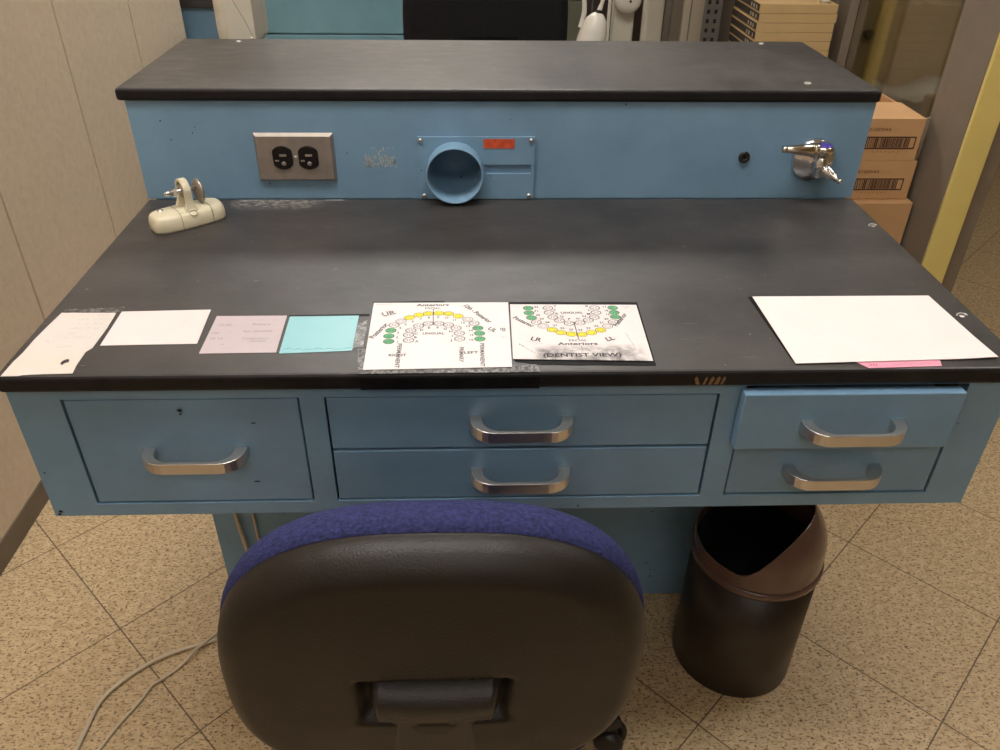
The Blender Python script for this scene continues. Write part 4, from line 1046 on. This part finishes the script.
# crumpled sheet standing in for papers reflected in the glass, on a crate
b = B()
add_prism(b, [(0.61, 0.63, 0.0), (0.866, 0.63, 0.0), (0.866, 0.87, 0.0), (0.61, 0.87, 0.0)], (0, 0, 0.735))
o = obj('storage_crate', b, M['card_inside'], bevel=0.004); tag(o, 'dark brown crate hidden behind the carton stack, a white sheet on it', 'crate')
b = B(); P_ = [(-0.10, -0.03, 0.0), (0.06, -0.05, 0.0), (0.10, 0.08, 0.0), (-0.06, 0.10, 0.0)]
nx = 8; grid = [[b.verts.new((0.735 + (i / nx - 0.5) * 0.24 + (j / nx - 0.5) * 0.03, 0.755 + (j / nx - 0.5) * 0.20, 0.738 + 0.012 * (1 + math.sin(i * 1.1 + j * 0.6)) + 0.006 * math.sin(j * 2.1 - i) + 0.006)) for j in range(nx + 1)] for i in range(nx + 1)]
for i in range(nx):
    for j in range(nx): b.faces.new((grid[i][j], grid[i + 1][j], grid[i + 1][j + 1], grid[i][j + 1]))
o = obj('reflection_sheet', b, M['offwhite'], smooth=True); sm = o.modifiers.new('solid', 'SOLIDIFY'); sm.thickness = 0.001
tag(o, 'crumpled whitish sheet standing in for papers reflected in the glass', 'sheet')

# ------------------------------------------------------------------ behind the bench
# shelving with flat tan boxes
t = thing('shelving_rack', 'grey slotted steel rack carrying the flat tan boxes', 'rack', (0.72, 1.05, 0))
b = B()
for (x, y) in ((0.600, 1.135), (0.842, 1.135), (0.842, 0.888)):
    b2 = b; hh = 1.25 if y > 1.0 and x < 0.7 else 0.72
    add_box(b2, x - 0.024, x + 0.024, y, y + 0.004, 0, hh) if x < 0.7 else add_box(b2, x, x + 0.006, y, y + 0.03, 0, hh)
obj('upright', b, M['grey_metal'], t)
b = B()
for k in range(42):
    z = 0.25 + k * 0.0235
    for dx in (-0.012, 0.008): add_box(b, 0.600 + dx - 0.004, 0.600 + dx + 0.004, 1.1335, 1.1345, z, z + 0.010)
so = obj('slot', b, M['hole'], t, 'rows of punched slots')
obj('shelf_board', boxbm(0.60, 0.848, 0.885, 1.13, 0.696, 0.711), M['grey_metal'], t)
for k in range(10):
    z0 = 0.7115 + k * 0.0212; dx = random.uniform(0.006, 0.009)
    which = ['lowest', 'second lowest', 'third lowest', 'fourth lowest', 'fifth from the bottom', 'fifth from the top', 'fourth from the top', 'third from the top', 'second from the top', 'topmost'][k]
    t = thing('slide_box', 'flat tan box with a dark printed end, %s of the stack' % which, 'box', (0.725 + dx, 1.0, z0), 'flat tan boxes on the rack')
    obj('box_body', boxbm(0.640 + dx, 0.831 + dx, 0.90, 1.115, z0, z0 + 0.0207, bev=0.0012), M['tan'], t)
    b = B(); add_box(b, 0.6392 + dx, 0.6398 + dx, 0.903, 1.112, z0 + 0.0045, z0 + 0.0200)
    lb = obj('end_label', b, M['label_dark'], t, 'dark end label with pale print')
    b = B()
    for q in range(3):
        y = 0.915 + q * 0.022 + random.uniform(0, 0.006); add_box(b, 0.6386 + dx, 0.6390 + dx, y, y + 0.008 + 0.004 * (q % 2), z0 + 0.007, z0 + 0.0155)
    obj('label_print', b, M['label_pale'], lb)
b = B(); zt2 = 0.7115 + 9 * 0.0212 + 0.0209
add_lathe(b, (0.812, 0.925, zt2), (0, 0, 1), [(0, 0.012), (0.014, 0.012), (0.016, 0.008), (0.026, 0.008), (0.027, 0)], 20)
o = obj('bottle', b, M['white_plastic']); tag(o, 'small white bottle on top of the flat tan boxes', 'bottle')
# beige locker with a groove
t = thing('locker', 'tall beige metal locker left of the slotted rack', 'locker', (0.59, 1.55, 0))
b = B(); add_box(b, 0.532, 0.562, 1.318, 1.75, 0, 1.7, 1); add_box(b, 0.562, 0.660, 1.305, 1.75, 0, 1.7, 0)
obj('locker_body', b, [M['beige_metal'], M['taupe']], t, bevel=0.002)
obj('groove', boxbm(0.5820, 0.5855, 1.3035, 1.306, 0.02, 1.68), M['taupe'], t)
b = B(); add_box(b, 0.455, 0.506, 1.30, 1.36, 0, 1.7, 0, 0.006); add_box(b, 0.42, 0.53, 1.22, 1.42, 0, 0.02, 0, 0.004)
o = obj('metal_post', b, M['offwhite']); tag(o, 'square off white metal post between the white stand and the beige locker', 'post')
b = B(); add_box(b, 0.505, 0.527, 1.42, 1.46, 0, 1.6, 0, 0.002); o = obj('gap_fill', b, M['teal']); o.name = 'gap_strip'; tag(o, 'dark teal upright strip filling the gap between the off white post and the locker', 'strip')  # upright added to fill the dark gap beside the locker
# white stand with round head
t = thing('equipment_stand', 'white equipment stand with a round head and cord behind the shelf', 'stand', (0.318, 0.98, 0))
b = B(); add_box(b, 0.304, 0.356, 0.96, 1.00, 0.03, 1.25, 0, 0.006)
obj('column', b, M['offwhite'], t)
b = B(); add_lathe(b, (0.333, 0.958, 0.925), (0, -1, 0), [(0, 0.034), (0.016, 0.034), (0.024, 0.028), (0.028, 0.015), (0.029, 0)], 36); 
hd = obj('round_head', b, M['white_plastic'], t)
b = B(); add_lathe(b, (0.337, 0.930, 0.922), (0, -1, 0), [(0, 0.003), (0.002, 0.003), (0.0022, 0)], 12); obj('screw', b, M['rubber'], hd)
b = B(); add_lathe(b, (0.318, 0.98, 0), (0, 0, 1), [(0, 0.075), (0.012, 0.075), (0.028, 0.06), (0.032, 0.04)], 40); obj('foot', b, M['offwhite'], t)
b = B(); add_tube(b, [(0.310, 0.955, 1.25), (0.294, 0.945, 1.10), (0.290, 0.945, 0.90), (0.290, 0.945, 0.55), (0.303, 0.955, 0.25)], 0.0045, 8); obj('cord', b, M['white_plastic'], t)
b = B(); add_box(b, 0.356, 0.382, 0.955, 0.965, 0.922, 0.930, 0, 0.001); obj('bracket', b, M['chrome'], t)
# egg-shaped white handpiece on a stand
t = thing('curing_lamp', 'white egg shaped dental lamp with grey window behind the shelf', 'lamp', (0.235, 0.78, 0))
ez = T + 0.080; ec = Vector((0.228, 0.78, ez)); tilt_ax = Vector((0.22, 0.0, 1.0)).normalized()
b = B(); add_lathe(b, ec - tilt_ax * 0.06, tilt_ax, [(-0.05, 0.0), (-0.046, 0.012), (-0.03, 0.022), (0.0, 0.030), (0.05, 0.0335), (0.075, 0.031), (0.098, 0.024), (0.110, 0.013), (0.113, 0.007)], 36)
eb = obj('lamp_shell', b, M['white_plastic'], t)
b = B(); pts = [ec + Vector((-0.013, -0.0308, -0.012)), ec + Vector((-0.001, -0.0322, -0.055)), ec + Vector((-0.024, -0.0315, -0.055)), ec + Vector((-0.021, -0.0295, -0.025))]
add_prism(b, pts, (0, -0.003, 0)); obj('window', b, M['grey_metal'], eb, 'grey window')
b = B(); add_lathe(b, ec + tilt_ax * 0.047, (0.18, 0, 1), [(0, 0.008), (0.008, 0.0075), (0.012, 0.006)], 18); obj('collar', b, M['rubber'], t)
b = B(); add_tube(b, [ec + tilt_ax * 0.058, ec + Vector((0.020, 0, 0.085)), ec + Vector((0.024, 0.0, 0.13)), ec + Vector((0.020, 0.01, 0.30)), (0.235, 0.83, 1.35)], [0.0055] * 4 + [0.0045] * 60, 10); obj('hose', b, M['white_plastic'], t)
b = B(); add_tube(b, [ec + Vector((-0.028, 0.005, 0.02)), ec + Vector((-0.021, 0.004, 0.055)), ec + Vector((-0.026, 0.002, 0.10)), ec + Vector((-0.03, 0.0, 0.14))], 0.0055, 10); obj('light_guide', b, M['white_plastic'], t)
b = B(); add_cyl(b, (0.222, 0.78, 0.02), (0.222, 0.78, ez - 0.10), 0.010); add_lathe(b, (0.222, 0.78, 0), (0, 0, 1), [(0, 0.06), (0.014, 0.06), (0.02, 0.045), (0.021, 0.01)], 32); obj('stand', b, M['offwhite'], t)
b = B(); add_cyl(b, (0.222, 0.83, 0.02), (0.236, 0.83, 1.36), 0.006); obj('rear_pole', b, M['black_plastic'], t)
# cream dental unit head at left
t = thing('dental_unit', 'cream rounded dental unit head on a stand behind the left end of the shelf', 'dental unit', (-0.46, 0.50, 0))
b = B(); zb2 = T + 0.128
def unit_ring(z, k):
    return [b.verts.new((-0.488 + superell(0.0400 * k, 0.065 * k, 4, i, 48)[0], 0.50 + superell(0.0720 * k, 0.065 * k, 4, i, 48)[1], z)) for i in range(48)]
rr = [unit_ring(zb2, 0.86), unit_ring(zb2 + 0.003, 0.94), unit_ring(zb2 + 0.012, 0.985), unit_ring(zb2 + 0.03, 1.0), unit_ring(zb2 + 0.30, 1.0), unit_ring(zb2 + 0.33, 0.94), unit_ring(zb2 + 0.34, 0.7)]
for p, q in zip(rr, rr[1:]):
    for k in range(48): b.faces.new((p[k], p[(k + 1) % 48], q[(k + 1) % 48], q[k]))
b.faces.new(rr[-1]); b.faces.new(list(reversed(rr[0])))
obj('housing', b, M['offwhite'], t, smooth=True)
b = B(); add_box(b, -0.502, -0.4495, 0.4305, 0.4345, zb2 + 0.004, zb2 + 0.28, 0, 0.0015); fp = obj('front_panel', b, M['offwhite'], t)
b = B(); add_tube(b, [(-0.490, 0.4302, zb2 + 0.10), (-0.480, 0.4302, zb2 + 0.075), (-0.467, 0.4302, zb2 + 0.048), (-0.456, 0.4302, zb2 + 0.020)], 0.0004, 5); obj('hairline', b, M['rubber'], fp, 'dark hairline crack')
b = B(); add_lathe(b, (-0.458, 0.4306, zb2 + 0.014), (0, -1, 0), [(0, 0.0035), (0.0015, 0.003), (0.0018, 0)], 14); obj('screw', b, M['brass'], fp)
b = B(); add_cyl(b, (-0.488, 0.50, 0.02), (-0.488, 0.50, zb2 + 0.001), 0.022); add_lathe(b, (-0.488, 0.50, 0), (0, 0, 1), [(0, 0.13), (0.015, 0.13), (0.03, 0.10), (0.032, 0.02)], 40); obj('stand', b, M['offwhite'], t)
# rear blue cabinet behind the black chair
t = thing('drawer_cabinet', 'pale blue metal drawer cabinet behind the black chair', 'cabinet', (-0.34, 1.75, 0))
b = B(); add_box(b, -0.735, 0.10, 1.462, 2.0, 0.0, 1.05, 0, 0.003); obj('cabinet_body', b, M['cyan'], t)
zz = T - 0.047
for z0, z1, lab in ((zz + 0.002, 1.03, 'tall upper drawer front'), (zz - 0.20, zz - 0.002, 'lower drawer front')):
    b = B(); add_box(b, -0.725, 0.09, 1.447, 1.461, z0, z1, 0, 0.002); d_ = obj('drawer', b, M['cyan'], t, lab)
    obj('handle', handle_bm(-0.05, 1.447, z1 - 0.08, 0.06), M['chrome'], d_)
# far blue bench with a black top at left
t = thing('lab_bench', 'blue bench with a black top far behind, at the end of the panelled wall', 'bench', (-1.35, 2.2, 0))
b = B(); add_box(b, -1.85, -0.80, 1.82, 2.45, 0.0, T - 0.037, 0, 0.002); obj('bench_body', b, M['blue'], t)
b = B(); add_box(b, -1.86, -0.78, 1.80, 2.47, T - 0.035, T + 0.06, 0, 0.003); obj('bench_top', b, M['lam'], t)
# brown cupboard and grey-green box in the gap
t = thing('cupboard', 'dark brown cupboard far behind the white dental stand', 'cupboard', (0.40, 2.3, 0))
b = B(); add_box(b, 0.14, 0.83, 2.0, 2.5, 0, 1.9, 0, 0.003); obj('cupboard_body', b, M['brown_wood'], t)
b = B(); add_box(b, 0.15, 0.48, 1.982, 1.999, 0.05, 1.85, 0, 0.002); obj('door', b, M['brown_wood'], t)
b = B(); add_box(b, 0.49, 0.82, 1.982, 1.999, 0.05, 1.85, 0, 0.002); obj('door', b, M['brown_wood'], t)
b = B(); add_box(b, 0.150, 0.315, 1.60, 1.85, 0, T + 0.025, 0, 0.004); o = obj('file_box', b, M['greygreen']); tag(o, 'grey green metal box right behind the black chair', 'box')
b = B(); add_box(b, 0.155, 0.31, 1.605, 1.84, T + 0.0255, T + 0.10, 0, 0.018, 4); o = obj('folded_cloth', b, M['lilac'], smooth=True); tag(o, 'pale blue folded cloth on the grey green box', 'cloth')
b = B(); add_tube(b, [(2.26 + 0.06 * math.cos(a), 3.105, 0.66 + 0.07 * math.sin(a)) for a in [2 * PI * k / 20 for k in range(21)]], 0.013, 10, n=0)
obj('hose_loop', b, M['offwhite'], dr, 'pale hose loop hanging at the door')  # loop of pale hose, only parented to the door

# ------------------------------------------------------------------ camera and view
f_px = 800.62; pit, yaw_, rol = 0.593308, 0.041849, 0.014235
cyw, syw, cp, sp = math.cos(yaw_), math.sin(yaw_), math.cos(pit), math.sin(pit)
F = Vector((syw * cp, cyw * cp, -sp)); Rt = Vector((cyw, -syw, 0)); U = Rt.cross(F)
c, s = math.cos(rol), math.sin(rol)
r_ = Rt * c + U * s; u_ = U * c - Rt * s
cam = bpy.data.cameras.new('camera'); cam.sensor_width = 36.0; cam.lens = f_px * 36 / 1000; cam.clip_start = 0.02
co = bpy.data.objects.new('camera', cam); COL.objects.link(co)
m4 = Matrix((r_, u_, -F)).transposed().to_4x4(); m4.translation = Vector((-0.053954, -1.168909, T + 0.461931)); co.matrix_world = m4
sc.camera = co
w = bpy.data.worlds.new('world'); sc.world = w; w.use_nodes = True
w.node_tree.nodes['Background'].inputs[0].default_value = (0.9, 0.92, 1, 1); w.node_tree.nodes['Background'].inputs[1].default_value = 0.05
vs = sc.view_settings; vs.view_transform = 'Standard'; vs.look = 'None'; vs.exposure = 0.0; vs.gamma = 1.0; vs.use_curve_mapping = False
